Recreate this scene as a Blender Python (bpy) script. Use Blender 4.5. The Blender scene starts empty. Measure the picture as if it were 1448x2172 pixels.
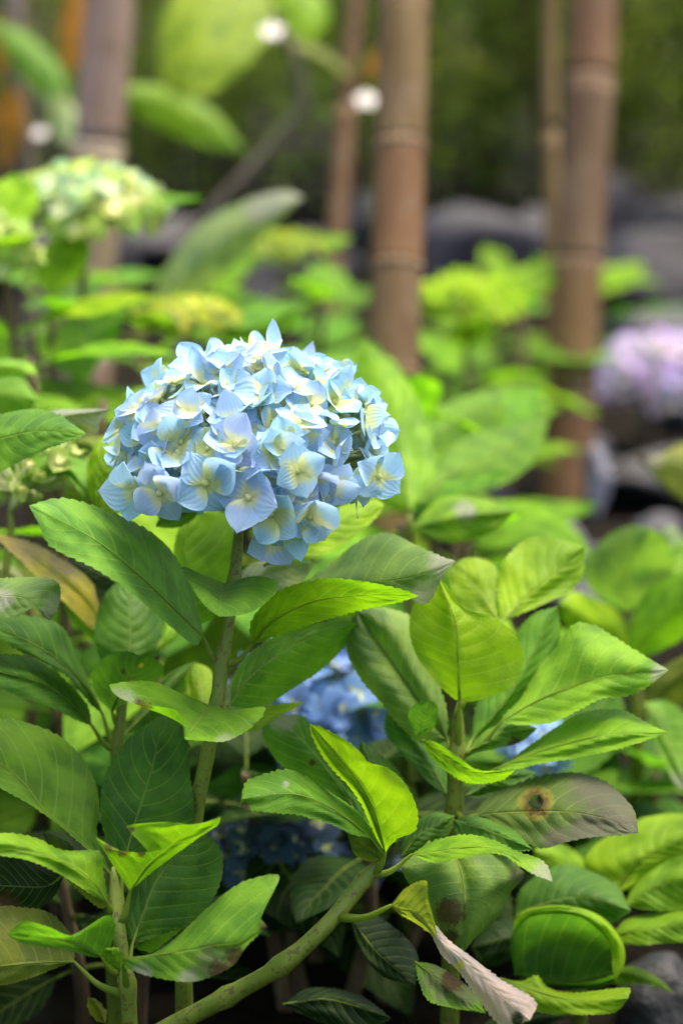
import bpy, bmesh, math, random
from mathutils import Vector, Matrix, noise

random.seed(7)
SC = bpy.context.scene
COL = SC.collection
R = math.radians

# ------------------------------------------------------------------ camera
LENS, SENS, PITCH = 50.0, 22.3, R(15)
CAM = Vector((0, 0, 0.72))
cd = bpy.data.cameras.new('camera')
cd.sensor_fit = 'VERTICAL'; cd.sensor_height = SENS; cd.sensor_width = SENS * 682 / 1024
cd.lens = LENS; cd.clip_start = 0.02; cd.clip_end = 400
cd.dof.use_dof = True; cd.dof.focus_distance = 1.265; cd.dof.aperture_fstop = 2.45
cam = bpy.data.objects.new('camera', cd); COL.objects.link(cam)
cam.location = CAM; cam.rotation_euler = (R(90) - PITCH, 0, 0)
SC.camera = cam

# ------------------------------------------------------------------ light
SUN_EL, SUN_AZ = R(74), R(55)          # azimuth clockwise from +Y
w = bpy.data.worlds.new('World'); SC.world = w; w.use_nodes = True
nt = w.node_tree; nt.nodes.clear()
sky = nt.nodes.new('ShaderNodeTexSky'); sky.sky_type = 'NISHITA'; sky.sun_disc = False
sky.sun_elevation = SUN_EL; sky.sun_rotation = SUN_AZ
sky.air_density = 1.0; sky.dust_density = 8.0; sky.ozone_density = 0.3
bg = nt.nodes.new('ShaderNodeBackground'); bg.inputs[1].default_value = 0.15
wo = nt.nodes.new('ShaderNodeOutputWorld')
nt.links.new(sky.outputs[0], bg.inputs[0]); nt.links.new(bg.outputs[0], wo.inputs[0])
sd = bpy.data.lights.new('sun', 'SUN'); sd.energy = 1.5; sd.angle = R(28); sd.color = (1.0, 0.90, 0.70)
sun = bpy.data.objects.new('sun', sd); COL.objects.link(sun)
sv = Vector((math.sin(SUN_AZ) * math.cos(SUN_EL), math.cos(SUN_AZ) * math.cos(SUN_EL), math.sin(SUN_EL)))
sun.rotation_euler = sv.to_track_quat('Z', 'Y').to_euler()
SC.view_settings.view_transform = 'Standard'; SC.view_settings.look = 'None'
SC.view_settings.exposure = 1.6; SC.view_settings.gamma = 1.0
SC.view_settings.use_curve_mapping = False
SC.render.engine = 'CYCLES'
SC.cycles.use_denoising = True
SC.cycles.max_bounces = 5; SC.cycles.diffuse_bounces = 3; SC.cycles.transmission_bounces = 4; SC.cycles.glossy_bounces = 2
SC.cycles.use_adaptive_sampling = True; SC.cycles.adaptive_threshold = 0.02
SC.cycles.sample_clamp_indirect = 6

# ------------------------------------------------------------------ helpers
K = SENS / LENS / 2172.0
FW = Vector((0, math.cos(PITCH), -math.sin(PITCH)))
UP = Vector((0, math.sin(PITCH), math.cos(PITCH)))
RT = Vector((1, 0, 0))

def P(x, y, d):
    """a point that stands at depth d along the sight line of photo position x, y"""
    return CAM + FW * d + RT * (d * K * (x - 724)) + UP * (d * K * (1086 - y))

def link(o, parent=None):
    COL.objects.link(o)
    if parent is not None:
        o.parent = parent
    return o

def mesh_obj(name, verts, faces, mat, parent=None, smooth=True, color=None):
    me = bpy.data.meshes.new(name)
    me.from_pydata(verts, [], faces); me.update()
    if smooth:
        me.polygons.foreach_set('use_smooth', [True] * len(me.polygons))
    if mat: me.materials.append(mat)
    o = bpy.data.objects.new(name, me)
    if color: o.color = (*color, 1)
    return link(o, parent)

def tag(o, label, cat, group=None, kind=None):
    if label: o['label'] = label
    if cat: o['category'] = cat
    if group: o['group'] = group
    if kind: o['kind'] = kind
    return o

def empty(name, loc=(0, 0, 0)):
    o = bpy.data.objects.new(name, None); o.empty_display_size = 0.02
    o.location = loc
    return link(o)

def part_keep(o, parent):
    """child whose mesh is written in world coordinates"""
    o.parent = parent
    o.matrix_parent_inverse = Matrix.Translation(parent.location).inverted()
    return o

def catmull(pts, n):
    """resample a polyline smoothly into n points by arc length"""
    pts = [Vector(p) for p in pts]
    if len(pts) == 2:
        return [pts[0].lerp(pts[1], i / (n - 1)) for i in range(n)]
    ext = [pts[0] * 2 - pts[1]] + pts + [pts[-1] * 2 - pts[-2]]
    dense = []
    S = 14
    for i in range(len(pts) - 1):
        p0, p1, p2, p3 = ext[i:i + 4]
        for s in range(S):
            t = s / S
            dense.append(0.5 * ((2 * p1) + (p2 - p0) * t + (2 * p0 - 5 * p1 + 4 * p2 - p3) * t * t + (3 * p1 - p0 - 3 * p2 + p3) * t ** 3))
    dense.append(pts[-1])
    acc = [0]
    for a, b in zip(dense, dense[1:]):
        acc.append(acc[-1] + (b - a).length)
    out, j = [], 0
    for i in range(n):
        s = acc[-1] * i / (n - 1)
        while j < len(acc) - 2 and acc[j + 1] < s: j += 1
        seg = acc[j + 1] - acc[j]
        out.append(dense[j].lerp(dense[j + 1], (s - acc[j]) / seg if seg > 1e-9 else 0))
    return out

def tube_data(path, radii, n=8, wob=0.0):
    verts, faces = [], []
    m = len(path)
    t0 = (path[1] - path[0]).normalized()
    ref = Vector((1, 0, 0)) if abs(t0.x) < 0.8 else Vector((0, 1, 0))
    u = t0.cross(ref).normalized()
    for i in range(m):
        t = (path[min(i + 1, m - 1)] - path[max(i - 1, 0)]).normalized()
        u = (u - t * u.dot(t)).normalized(); v = t.cross(u)
        r = radii[i] if isinstance(radii, (list, tuple)) else radii
        for k in range(n):
            a = 2 * math.pi * k / n
            rr = r * (1 + wob * noise.noise(path[i] * 60 + Vector((k * 1.7, 0, 0))))
            verts.append(path[i] + (u * math.cos(a) + v * math.sin(a)) * rr)
    for i in range(m - 1):
        for k in range(n):
            a, b = i * n + k, i * n + (k + 1) % n
            faces.append((a, b, b + n, a + n))
    faces.append(tuple(range(n - 1, -1, -1))); faces.append(tuple(range((m - 1) * n, m * n)))
    return verts, faces

def interp(vals, t):
    if len(vals) == 1: return vals[0]
    x = t * (len(vals) - 1); i = min(int(x), len(vals) - 2)
    return vals[i] + (vals[i + 1] - vals[i]) * (x - i)

# ------------------------------------------------------------------ materials
def new_mat(name):
    m = bpy.data.materials.new(name); m.use_nodes = True
    m.node_tree.nodes.clear()
    return m, m.node_tree

class G:
    """tiny node-graph helper"""
    def __init__(s, nt): s.nt = nt
    def n(s, t, **kw):
        nd = s.nt.nodes.new(t)
        for k, v in kw.items(): setattr(nd, k, v)
        return nd
    def put(s, sock, v):
        if isinstance(v, bpy.types.NodeSocket): s.nt.links.new(v, sock)
        else: sock.default_value = v
    def math(s, op, a, b=None, c=None, clamp=False):
        nd = s.n('ShaderNodeMath', operation=op, use_clamp=clamp)
        s.put(nd.inputs[0], a)
        if b is not None: s.put(nd.inputs[1], b)
        if c is not None: s.put(nd.inputs[2], c)
        return nd.outputs[0]
    def mix(s, f, a, b, mode='MIX'):
        nd = s.n('ShaderNodeMix', data_type='RGBA', blend_type=mode)
        s.put(nd.inputs[0], f)
        s.put(nd.inputs[6], (*a, 1) if isinstance(a, tuple) and len(a) == 3 else a)
        s.put(nd.inputs[7], (*b, 1) if isinstance(b, tuple) and len(b) == 3 else b)
        return nd.outputs[2]
    def noise(s, vec, scale, detail=3, rough=0.5):
        nd = s.n('ShaderNodeTexNoise'); nd.inputs['Scale'].default_value = scale
        nd.inputs['Detail'].default_value = detail; nd.inputs['Roughness'].default_value = rough
        if vec is not None: s.nt.links.new(vec, nd.inputs['Vector'])
        return nd.outputs['Fac']
    def ss(s, v, lo, hi):
        nd = s.n('ShaderNodeMapRange', interpolation_type='SMOOTHSTEP')
        s.put(nd.inputs[0], v); nd.inputs[1].default_value = lo; nd.inputs[2].default_value = hi
        return nd.outputs[0]

def leaf_material(name, nveins=9.0, simple=False):
    m, nt = new_mat(name); g = G(nt)
    uvn = g.n('ShaderNodeUVMap', uv_map='UVMap')
    sep = g.n('ShaderNodeSeparateXYZ'); nt.links.new(uvn.outputs[0], sep.inputs[0])
    u = sep.outputs[0]; v = g.math('MULTIPLY_ADD', sep.outputs[1], 2.0, -1.0)
    a = g.math('ABSOLUTE', v)
    info = g.n('ShaderNodeObjectInfo')
    base = info.outputs['Color']
    tc = g.n('ShaderNodeTexCoord').outputs['Object']
    bend = g.math('MULTIPLY', g.math('POWER', a, 1.25), 0.24)
    ph = g.math('MULTIPLY', g.math('SUBTRACT', u, bend), nveins)
    side = g.math('MULTIPLY', g.math('GREATER_THAN', v, 0.0), 0.35)
    ph = g.math('ADD', ph, side)
    ph = g.math('ADD', ph, g.math('MULTIPLY', g.math('SINE', g.math('MULTIPLY_ADD', u, 11.0, g.math('MULTIPLY', info.outputs['Random'], 9.0))), 0.13))
    fr = g.math('PINGPONG', ph, 0.5)                       # 0 on a vein, 0.5 between veins
    wv = g.math('MULTIPLY_ADD', a, -0.06, 0.10)
    lat = g.math('SUBTRACT', 1.0, g.math('DIVIDE', fr, wv), clamp=True)
    midw = g.math('MULTIPLY_ADD', u, -0.045, 0.06)
    mid = g.math('SUBTRACT', 1.0, g.math('DIVIDE', a, midw), clamp=True)
    vein = g.math('MAXIMUM', g.math('MULTIPLY', lat, 0.62), mid)
    if simple:
        n1 = g.noise(tc, 4.5, 2); n2 = g.noise(tc, 26, 1); net = None; n3 = None
    else:
        vor = g.n('ShaderNodeTexVoronoi', feature='DISTANCE_TO_EDGE'); vor.inputs['Scale'].default_value = 420
        nt.links.new(tc, vor.inputs['Vector'])
        net = g.math('SUBTRACT', 1.0, g.ss(vor.outputs['Distance'], 0.0, 0.12))
        n1 = g.noise(tc, 45, 3); n2 = g.noise(tc, 300, 2); n3 = g.noise(tc, 14, 1)
    # green of the blade
    dark = g.mix(1.0, base, (0.60, 0.70, 0.75), 'MULTIPLY')
    lite = g.mix(1.0, base, (1.28, 1.2, 1.0), 'MULTIPLY')
    c = g.mix(g.ss(n1, 0.34, 0.66), dark, lite)
    if not simple: c = g.mix(g.math('MULTIPLY', g.ss(g.noise(tc, 620, 1), 0.66, 0.74), 0.35), c, g.mix(1.0, base, (0.75, 0.55, 0.6), 'MULTIPLY'))
    if n3 is not None: c = g.mix(g.math('MULTIPLY', g.ss(n3, 0.42, 0.7), 0.3), c, g.mix(1.0, base, (1.4, 1.18, 0.7), 'MULTIPLY'))
    if net is not None: c = g.mix(g.math('MULTIPLY', net, 0.16), c, lite)
    vcol = g.mix(0.45, base, (0.46, 0.58, 0.12))
    c = g.mix(g.math('MULTIPLY', vein, 0.68), c, vcol)
    if not simple:
        # wear painted at build time: R brown, G grey, B yellow, A purple
        at = g.n('ShaderNodeAttribute', attribute_name='wear')
        sp = g.n('ShaderNodeSeparateColor'); nt.links.new(at.outputs['Color'], sp.inputs[0])
        nz = g.math('MULTIPLY_ADD', g.noise(tc, 900, 2), 1.5, -0.75); nz1 = g.math('MULTIPLY_ADD', g.noise(tc, 240, 3), 2.2, -1.1)
        def wmask(s, lo=0.38, hi=0.72):
            return g.ss(g.math('ADD', g.math('ADD', s, g.math('MULTIPLY', nz, g.math('MINIMUM', s, 0.5))), g.math('MULTIPLY', nz1, g.math('MINIMUM', s, 0.5))), lo, hi)
        c = g.mix(g.math('MULTIPLY', wmask(sp.outputs[2], 0.15, 0.8), 0.9), c, (0.36, 0.34, 0.045))
        c = g.mix(g.math('MULTIPLY', wmask(at.outputs['Alpha'], 0.1, 1.3), 0.72), c, (0.13, 0.105, 0.098))
        c = g.mix(g.math('MULTIPLY', wmask(sp.outputs[1], 0.1, 1.2), 0.62), c, (0.34, 0.31, 0.31))
        c = g.mix(g.math('MULTIPLY', wmask(sp.outputs[0], 0.25, 0.95), 0.9), c, (0.065, 0.036, 0.022))
    # relief
    quilt = g.math('MULTIPLY', g.math('POWER', g.math('MULTIPLY', fr, 2.0), 0.6), g.math('SUBTRACT', 1.0, g.math('MULTIPLY', a, 0.6)))
    h = g.math('ADD', g.math('MULTIPLY', quilt, 0.36), g.math('MULTIPLY', n2, 0.22))
    if net is not None: h = g.math('SUBTRACT', h, g.math('MULTIPLY', net, 0.10))
    h = g.math('SUBTRACT', h, g.math('MULTIPLY', mid, 0.5))
    bp = g.n('ShaderNodeBump'); bp.inputs['Strength'].default_value = 0.2 if simple else 0.6; bp.inputs['Distance'].default_value = 0.0016
    nt.links.new(h, bp.inputs['Height'])
    pb = g.n('ShaderNodeBsdfPrincipled'); nt.links.new(c, pb.inputs['Base Color'])
    pb.inputs['Specular IOR Level'].default_value = 0.05 if simple else 0.16
    g.put(pb.inputs['Roughness'], g.math('MULTIPLY_ADD', n2, 0.2, 0.38))
    nt.links.new(bp.outputs[0], pb.inputs['Normal'])
    tr = g.n('ShaderNodeBsdfTranslucent')
    tcol = g.mix(1.0, c, (1.3, 1.5, 0.5), 'MULTIPLY'); nt.links.new(tcol, tr.inputs['Color'])
    nt.links.new(bp.outputs[0], tr.inputs['Normal'])
    ms = g.n('ShaderNodeMixShader'); ms.inputs[0].default_value = 0.46
    nt.links.new(pb.outputs[0], ms.inputs[1]); nt.links.new(tr.outputs[0], ms.inputs[2])
    out = g.n('ShaderNodeOutputMaterial'); nt.links.new(ms.outputs[0], out.inputs[0])
    return m

def floret_material():
    m, nt = new_mat('sepal'); g = G(nt)
    uvn = g.n('ShaderNodeUVMap', uv_map='UVMap')
    sep = g.n('ShaderNodeSeparateXYZ'); nt.links.new(uvn.outputs[0], sep.inputs[0])
    t, s = sep.outputs[0], sep.outputs[1]
    info = g.n('ShaderNodeObjectInfo'); base = info.outputs['Color']; rnd = info.outputs['Random']; al = info.outputs['Alpha']
    tc = g.n('ShaderNodeTexCoord').outputs['Object']
    n1 = g.noise(tc, 3.0, 3)
    edge = g.mix(g.ss(n1, 0.3, 0.75), base, g.mix(1.0, base, (0.86, 1.02, 0.94), 'MULTIPLY'))
    viol = g.mix(1.0, base, (1.18, 0.86, 1.04), 'MULTIPLY')
    edge = g.mix(g.math('MULTIPLY', g.ss(rnd, 0.55, 1.0), 0.55), edge, viol)
    teal = g.mix(1.0, base, (0.84, 1.05, 0.92), 'MULTIPLY')
    edge = g.mix(g.math('MULTIPLY', g.ss(rnd, 0.45, 0.0), 0.6), edge, teal)
    # eye: alpha of the object colour says how far the cream reaches
    reach = g.math('ADD', t, g.math('MULTIPLY_ADD', n1, 0.35, -0.17))
    k = g.math('DIVIDE', reach, g.math('MAXIMUM', al, 0.05))
    cream = g.mix(g.ss(rnd, 0.2, 0.9), (0.66, 0.72, 0.28), (0.80, 0.80, 0.46))
    c = g.mix(g.ss(k, 0.35, 1.25), cream, edge)
    wv = g.n('ShaderNodeTexWave', wave_type='BANDS', bands_direction='Y'); wv.inputs['Scale'].default_value = 2.2
    wv.inputs['Distortion'].default_value = 1.0
    nt.links.new(uvn.outputs[0], wv.inputs['Vector'])
    c = g.mix(g.math('MULTIPLY', wv.outputs['Fac'], 0.10), c, g.mix(1.0, c, (0.72, 0.8, 0.9), 'MULTIPLY'))
    pb = g.n('ShaderNodeBsdfPrincipled'); nt.links.new(c, pb.inputs['Base Color'])
    pb.inputs['Roughness'].default_value = 0.62; pb.inputs['Specular IOR Level'].default_value = 0.22
    bp = g.n('ShaderNodeBump'); bp.inputs['Strength'].default_value = 0.25; bp.inputs['Distance'].default_value = 0.0006
    nt.links.new(g.math('ADD', wv.outputs['Fac'], n1), bp.inputs['Height']); nt.links.new(bp.outputs[0], pb.inputs['Normal'])
    tr = g.n('ShaderNodeBsdfTranslucent'); nt.links.new(c, tr.inputs['Color'])
    ms = g.n('ShaderNodeMixShader'); ms.inputs[0].default_value = 0.42
    nt.links.new(pb.outputs[0], ms.inputs[1]); nt.links.new(tr.outputs[0], ms.inputs[2])
    out = g.n('ShaderNodeOutputMaterial'); nt.links.new(ms.outputs[0], out.inputs[0])
    return m

def plain_mat(name, c1, c2, scale, rough=0.7, bump=0.4, bdist=0.002, stretch=None, spec=0.4, objcol=False, spots=None, trans=0.0):
    m, nt = new_mat(name); g = G(nt)
    tc = g.n('ShaderNodeTexCoord').outputs['Object']
    vec = tc
    if stretch:
        mp = g.n('ShaderNodeMapping'); mp.inputs['Scale'].default_value = stretch
        nt.links.new(tc, mp.inputs[0]); vec = mp.outputs[0]
    n1 = g.noise(vec, scale, 5, 0.6); n2 = g.noise(vec, scale * 5.3, 4, 0.6)
    c = g.mix(g.ss(n1, 0.3, 0.7), c1, c2)
    if objcol:
        info = g.n('ShaderNodeObjectInfo'); c = g.mix(1.0, c, info.outputs['Color'], 'MULTIPLY')
    if spots:
        sn = g.noise(tc, spots[0], 2)
        c = g.mix(g.math('MULTIPLY', g.ss(sn, 0.56, 0.66), spots[2]), c, spots[1])
    c = g.mix(g.math('MULTIPLY', n2, 0.35), c, g.mix(1.0, c, (0.55, 0.55, 0.55), 'MULTIPLY'))
    pb = g.n('ShaderNodeBsdfPrincipled'); nt.links.new(c, pb.inputs['Base Color'])
    g.put(pb.inputs['Roughness'], g.math('MULTIPLY_ADD', n2, 0.25, rough - 0.12))
    pb.inputs['Specular IOR Level'].default_value = spec
    bp = g.n('ShaderNodeBump'); bp.inputs['Strength'].default_value = bump; bp.inputs['Distance'].default_value = bdist
    nt.links.new(g.math('ADD', n1, g.math('MULTIPLY', n2, 0.6)), bp.inputs['Height'])
    nt.links.new(bp.outputs[0], pb.inputs['Normal'])
    out = g.n('ShaderNodeOutputMaterial'); sh = pb.outputs[0]
    if trans:
        tr = g.n('ShaderNodeBsdfTranslucent'); nt.links.new(c, tr.inputs['Color'])
        ms = g.n('ShaderNodeMixShader'); ms.inputs[0].default_value = trans
        nt.links.new(sh, ms.inputs[1]); nt.links.new(tr.outputs[0], ms.inputs[2]); sh = ms.outputs[0]
    nt.links.new(sh, out.inputs[0])
    return m

M_LEAF = leaf_material('hydrangea_leaf')
M_GEN = leaf_material('garden_leaf', 9.0, True)
M_FOL = leaf_material('small_foliage', 4.0, True)
M_SEP = floret_material()
M_STEM = plain_mat('green_stem', (0.12, 0.175, 0.016), (0.19, 0.24, 0.03), 70, 0.5, 0.35, 0.0012, (1, 1, 0.35), spots=(330, (0.10, 0.055, 0.03), 0.75))
M_PET = plain_mat('petiole', (0.26, 0.38, 0.04), (0.34, 0.45, 0.08), 90, 0.45, 0.2, 0.0008, trans=0.65)
M_WOOD = plain_mat('old_stem', (0.10, 0.06, 0.035), (0.19, 0.13, 0.08), 80, 0.8, 0.6, 0.002, (1, 1, 0.3))
M_PEDI = plain_mat('pedicel', (0.34, 0.42, 0.16), (0.45, 0.50, 0.26), 120, 0.6, 0.1)
M_BAM = plain_mat('bamboo', (0.185, 0.105, 0.055), (0.29, 0.18, 0.105), 22, 0.6, 0.35, 0.002, (1, 1, 0.08), spec=0.2, objcol=True, spots=(18, (0.17, 0.115, 0.075), 0.5))
M_RING = plain_mat('bamboo_node', (0.22, 0.135, 0.08), (0.31, 0.21, 0.135), 60, 0.6, 0.4, objcol=True)
M_ROCK = plain_mat('basalt', (0.010, 0.010, 0.012), (0.032, 0.032, 0.038), 9, 0.62, 0.8, 0.012, spec=0.35, objcol=True)
M_SOIL = plain_mat('dark_soil', (0.006, 0.005, 0.004), (0.016, 0.013, 0.010), 26, 0.95, 1.0, 0.02, spec=0.05)
M_WHITE = plain_mat('white_petal', (0.5, 0.47, 0.45), (0.6, 0.57, 0.54), 40, 0.6, 0.1)
M_BARK = plain_mat('grey_bark', (0.16, 0.13, 0.105), (0.36, 0.29, 0.25), 16, 0.85, 0.8, 0.006, (1, 1, 0.12))

# ------------------------------------------------------------------ ground
def build_soil():
    n = 110
    def ax(i):
        t = i / (n - 1) * 2 - 1
        return math.copysign(abs(t) ** 3.2 * 45 + abs(t) * 2.2, t)
    xs = [ax(i) for i in range(n)]
    vs, fs = [], []
    for j in range(n):
        for i in range(n):
            x, y = xs[i], xs[j] + 2.4
            z = 0.02 * noise.noise(Vector((x * 3, y * 3, 0))) + 0.008 * noise.noise(Vector((x * 14, y * 14, 3))) - 0.012
            vs.append((x, y, z))
    for j in range(n - 1):
        for i in range(n - 1):
            a = j * n + i; fs.append((a, a + 1, a + 1 + n, a + n))
    o = mesh_obj('soil_ground', vs, fs, M_SOIL)
    o['kind'] = 'structure'; o['label'] = 'bare black soil under the garden plants'
build_soil()

# ------------------------------------------------------------------ leaves with a traced outline
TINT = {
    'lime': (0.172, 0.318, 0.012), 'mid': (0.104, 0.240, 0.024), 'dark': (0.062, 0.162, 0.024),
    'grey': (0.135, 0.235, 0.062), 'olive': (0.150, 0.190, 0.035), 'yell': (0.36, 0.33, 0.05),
    'purp': (0.090, 0.150, 0.040), 'deep': (0.016, 0.040, 0.011), 'pale': (0.26, 0.33, 0.17), 'rust': (0.36, 0.15, 0.03),  # deep: shade of the dark gaps painted into the leaf green
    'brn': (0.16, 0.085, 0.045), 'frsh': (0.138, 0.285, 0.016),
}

def tint(c, j=0.10):
    b = TINT[c] if isinstance(c, str) else c
    f = 1 + random.uniform(-j, j); h = random.uniform(-j, j)
    return (b[0] * f * (1 + h * 0.8), b[1] * f, b[2] * f * (1 - h * 0.5))

def leaf(plant, col, d, e, mid, L, Rr, stalk=None, wear=(), edge=0.25, holes=(), rows=97, half=9, teeth=24, tooth=1.0,
         quilt=1.0, rad=1.0, camber=0.0, wav=1.0):
    """one leaf blade lofted between left edge, midrib and right edge; d = depths base..tip, e = depth offsets of the edges"""
    base, tip = mid[0], mid[-1]
    C = lambda pts: catmull([Vector((p[0], p[1], 0)) for p in pts], rows)
    mm, ll, rr = C(mid), C([base] + list(L) + [tip]), C([base] + list(Rr) + [tip])
    seed = random.uniform(0, 50); teeth = teeth * random.uniform(0.9, 1.25)
    def dep(u): 
        if len(d) == 3:
            a, b, c = d; return (1 - u) ** 2 * a + 2 * u * (1 - u) * (2 * b - 0.5 * a - 0.5 * c) + u * u * c
        return interp(d, u)
    verts, uvs, wr, kill = [], [], [], set()
    nc = 2 * half + 1
    size = sum(((mm[i + 1] - mm[i]).length for i in range(rows - 1)))
    NV = 9.0
    for i in range(rows):
        u = i / (rows - 1)
        dm = dep(u); bul = math.sin(math.pi * min(1, max(0, u))) ** 0.6
        for j in range(nc):
            v = (j - half) / half; a = abs(v)
            E = ll[i] if v < 0 else rr[i]; eo = e[0] if v < 0 else e[1]
            p = mm[i].lerp(E, a)
            dirv = (E - mm[i])
            if j in (0, nc - 1) and dirv.length > 4 and 0.03 < u < 0.985:
                fr = (u * teeth + (0.3 if v > 0 else 0)) % 1.0
                p = p + dirv.normalized() * (fr * 6.6 - 2.6) * tooth * max(0.1, 0.55 + 0.9 * noise.noise(Vector((u * 13, seed, v))))
            dd = dm + eo * bul * a ** 1.3 - camber * bul * a * (1 - a) * 4
            dd += wav * 0.006 * bul * a * a * noise.noise(Vector((u * 4.5, v * 1.3, seed)))
            dd += wav * 0.0035 * bul * noise.noise(Vector((u * 3, v * 2.2, seed + 9)))
            # quilting between side veins
            ph = (u - 0.24 * a ** 1.25) * NV + (0.35 if v > 0 else 0)
            f = abs((ph % 1.0) - 0.0); f = min(f, 1 - f) * 2
            dd -= quilt * 0.0008 * bul * (f ** 0.7) * (1 - 0.7 * a) * min(1, a * 5)
            verts.append(P(p.x, p.y, dd)); uvs.append((u, v * 0.5 + 0.5))
            w4 = [0, 0, 0, 0]
            if edge > 0:
                nn = noise.noise(Vector((u * 9, v * 2, seed + 3))) + 0.25
                w4[0] = edge * max(0, (a - 0.88) / 0.12) * max(0, nn) * 1.6
                w4[1] = edge * max(0, (a - 0.8) / 0.2) * max(0, -nn + 0.55) * 0.8
            for (sx, sy, sr, kd) in wear:
                q = math.hypot(p.x - sx, p.y - sy) / sr
                if q < 1.6:
                    k = 'bgyp'.index(kd); w4[k] = max(w4[k], min(1, 1.6 - q))
            wr.append(w4)
            for (hx, hy, hr) in holes:
                if math.hypot(p.x - hx, p.y - hy) < hr: kill.add(len(verts) - 1)
    faces = []
    for i in range(rows - 1):
        for j in range(nc - 1):
            q = (i * nc + j, i * nc + j + 1, (i + 1) * nc + j + 1, (i + 1) * nc + j)
            if not any(k in kill for k in q): faces.append(q)
    o = leaf_object('leaf', verts, faces, uvs, wr, M_LEAF, tint(col))
    part_keep(o, plant)
    # petiole running on as the midrib
    path = [P(mm[i].x, mm[i].y, dep(i / (rows - 1)) + 0.0005) for i in range(0, rows, 6)]
    n0 = len(path)
    rads = [0.00085 * rad * (0.12 + 0.88 * (1 - i / (n0 - 1)) ** 2.0) for i in range(n0)]
    if stalk:
        sp = P(*stalk); b0 = path[0]
        mids = sp.lerp(b0, 0.5) + Vector((0, 0, -0.004))
        pre = catmull([sp, mids, b0], 8)[:-1]
        path = pre + path; rads = [0.0025 * rad - 0.00165 * rad * i / 7 for i in range(7)] + rads
    vs, fs = tube_data(path, rads, 7)
    pt = mesh_obj('petiole' if stalk else 'midrib', vs, fs, M_PET)
    part_keep2(pt, o, plant)
    return o

def part_keep2(pt, o, plant):
    pt.parent = o
    pt.matrix_parent_inverse = Matrix.Translation(plant.location).inverted() @ Matrix.Translation(plant.location)

def leaf_object(name, verts, faces, uvs, wr, mat, color):
    me = bpy.data.meshes.new(name)
    me.from_pydata(verts, [], faces)
    uvl = me.uv_layers.new(name='UVMap')
    vi = [0] * len(me.loops); me.loops.foreach_get('vertex_index', vi)
    flat = []
    for k in vi: flat += uvs[k]
    uvl.data.foreach_set('uv', flat)
    ca = me.color_attributes.new('wear', 'FLOAT_COLOR', 'POINT')
    fl = []
    for q in wr: fl += list(q)
    ca.data.foreach_set('color', fl)
    me.polygons.foreach_set('use_smooth', [True] * len(me.polygons))
    me.materials.append(mat); me.update()
    o = bpy.data.objects.new(name, me); o.color = (*color, 1)
    return link(o)

def stem(plant, pts, r0, r1, name='stem', mat=None, nodes=(), to_ground=True):
    """tapered stem through photo points with depth, swollen at its nodes"""
    path = [P(*p) for p in pts]
    if to_ground:
        last = path[-1]; path.append(Vector((last.x, last.y + 0.01, -0.03)))
    n = 44
    cp = catmull(path, n)
    rads = []
    nodew = [P(*q) for q in nodes]
    for i, p in enumerate(cp):
        r = r0 + (r1 - r0) * i / (n - 1)
        for q in nodew:
            r *= 1 + 0.32 * math.exp(-((p - q).length / 0.006) ** 2)
        rads.append(r)
    for i, q in enumerate((0.22, 0.62, 0.88)): rads[i] *= q
    vs, fs = tube_data(cp, rads, 12, 0.10)
    o = mesh_obj(name, vs, fs, mat or M_STEM)
    return part_keep(o, plant)

def plant_at(name, label, x, y, d, group=None, cat='hydrangea'):
    p = P(x, y, d)
    e = empty(name, (p.x, p.y, 0.0))
    return tag(e, label, cat, group)

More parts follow.
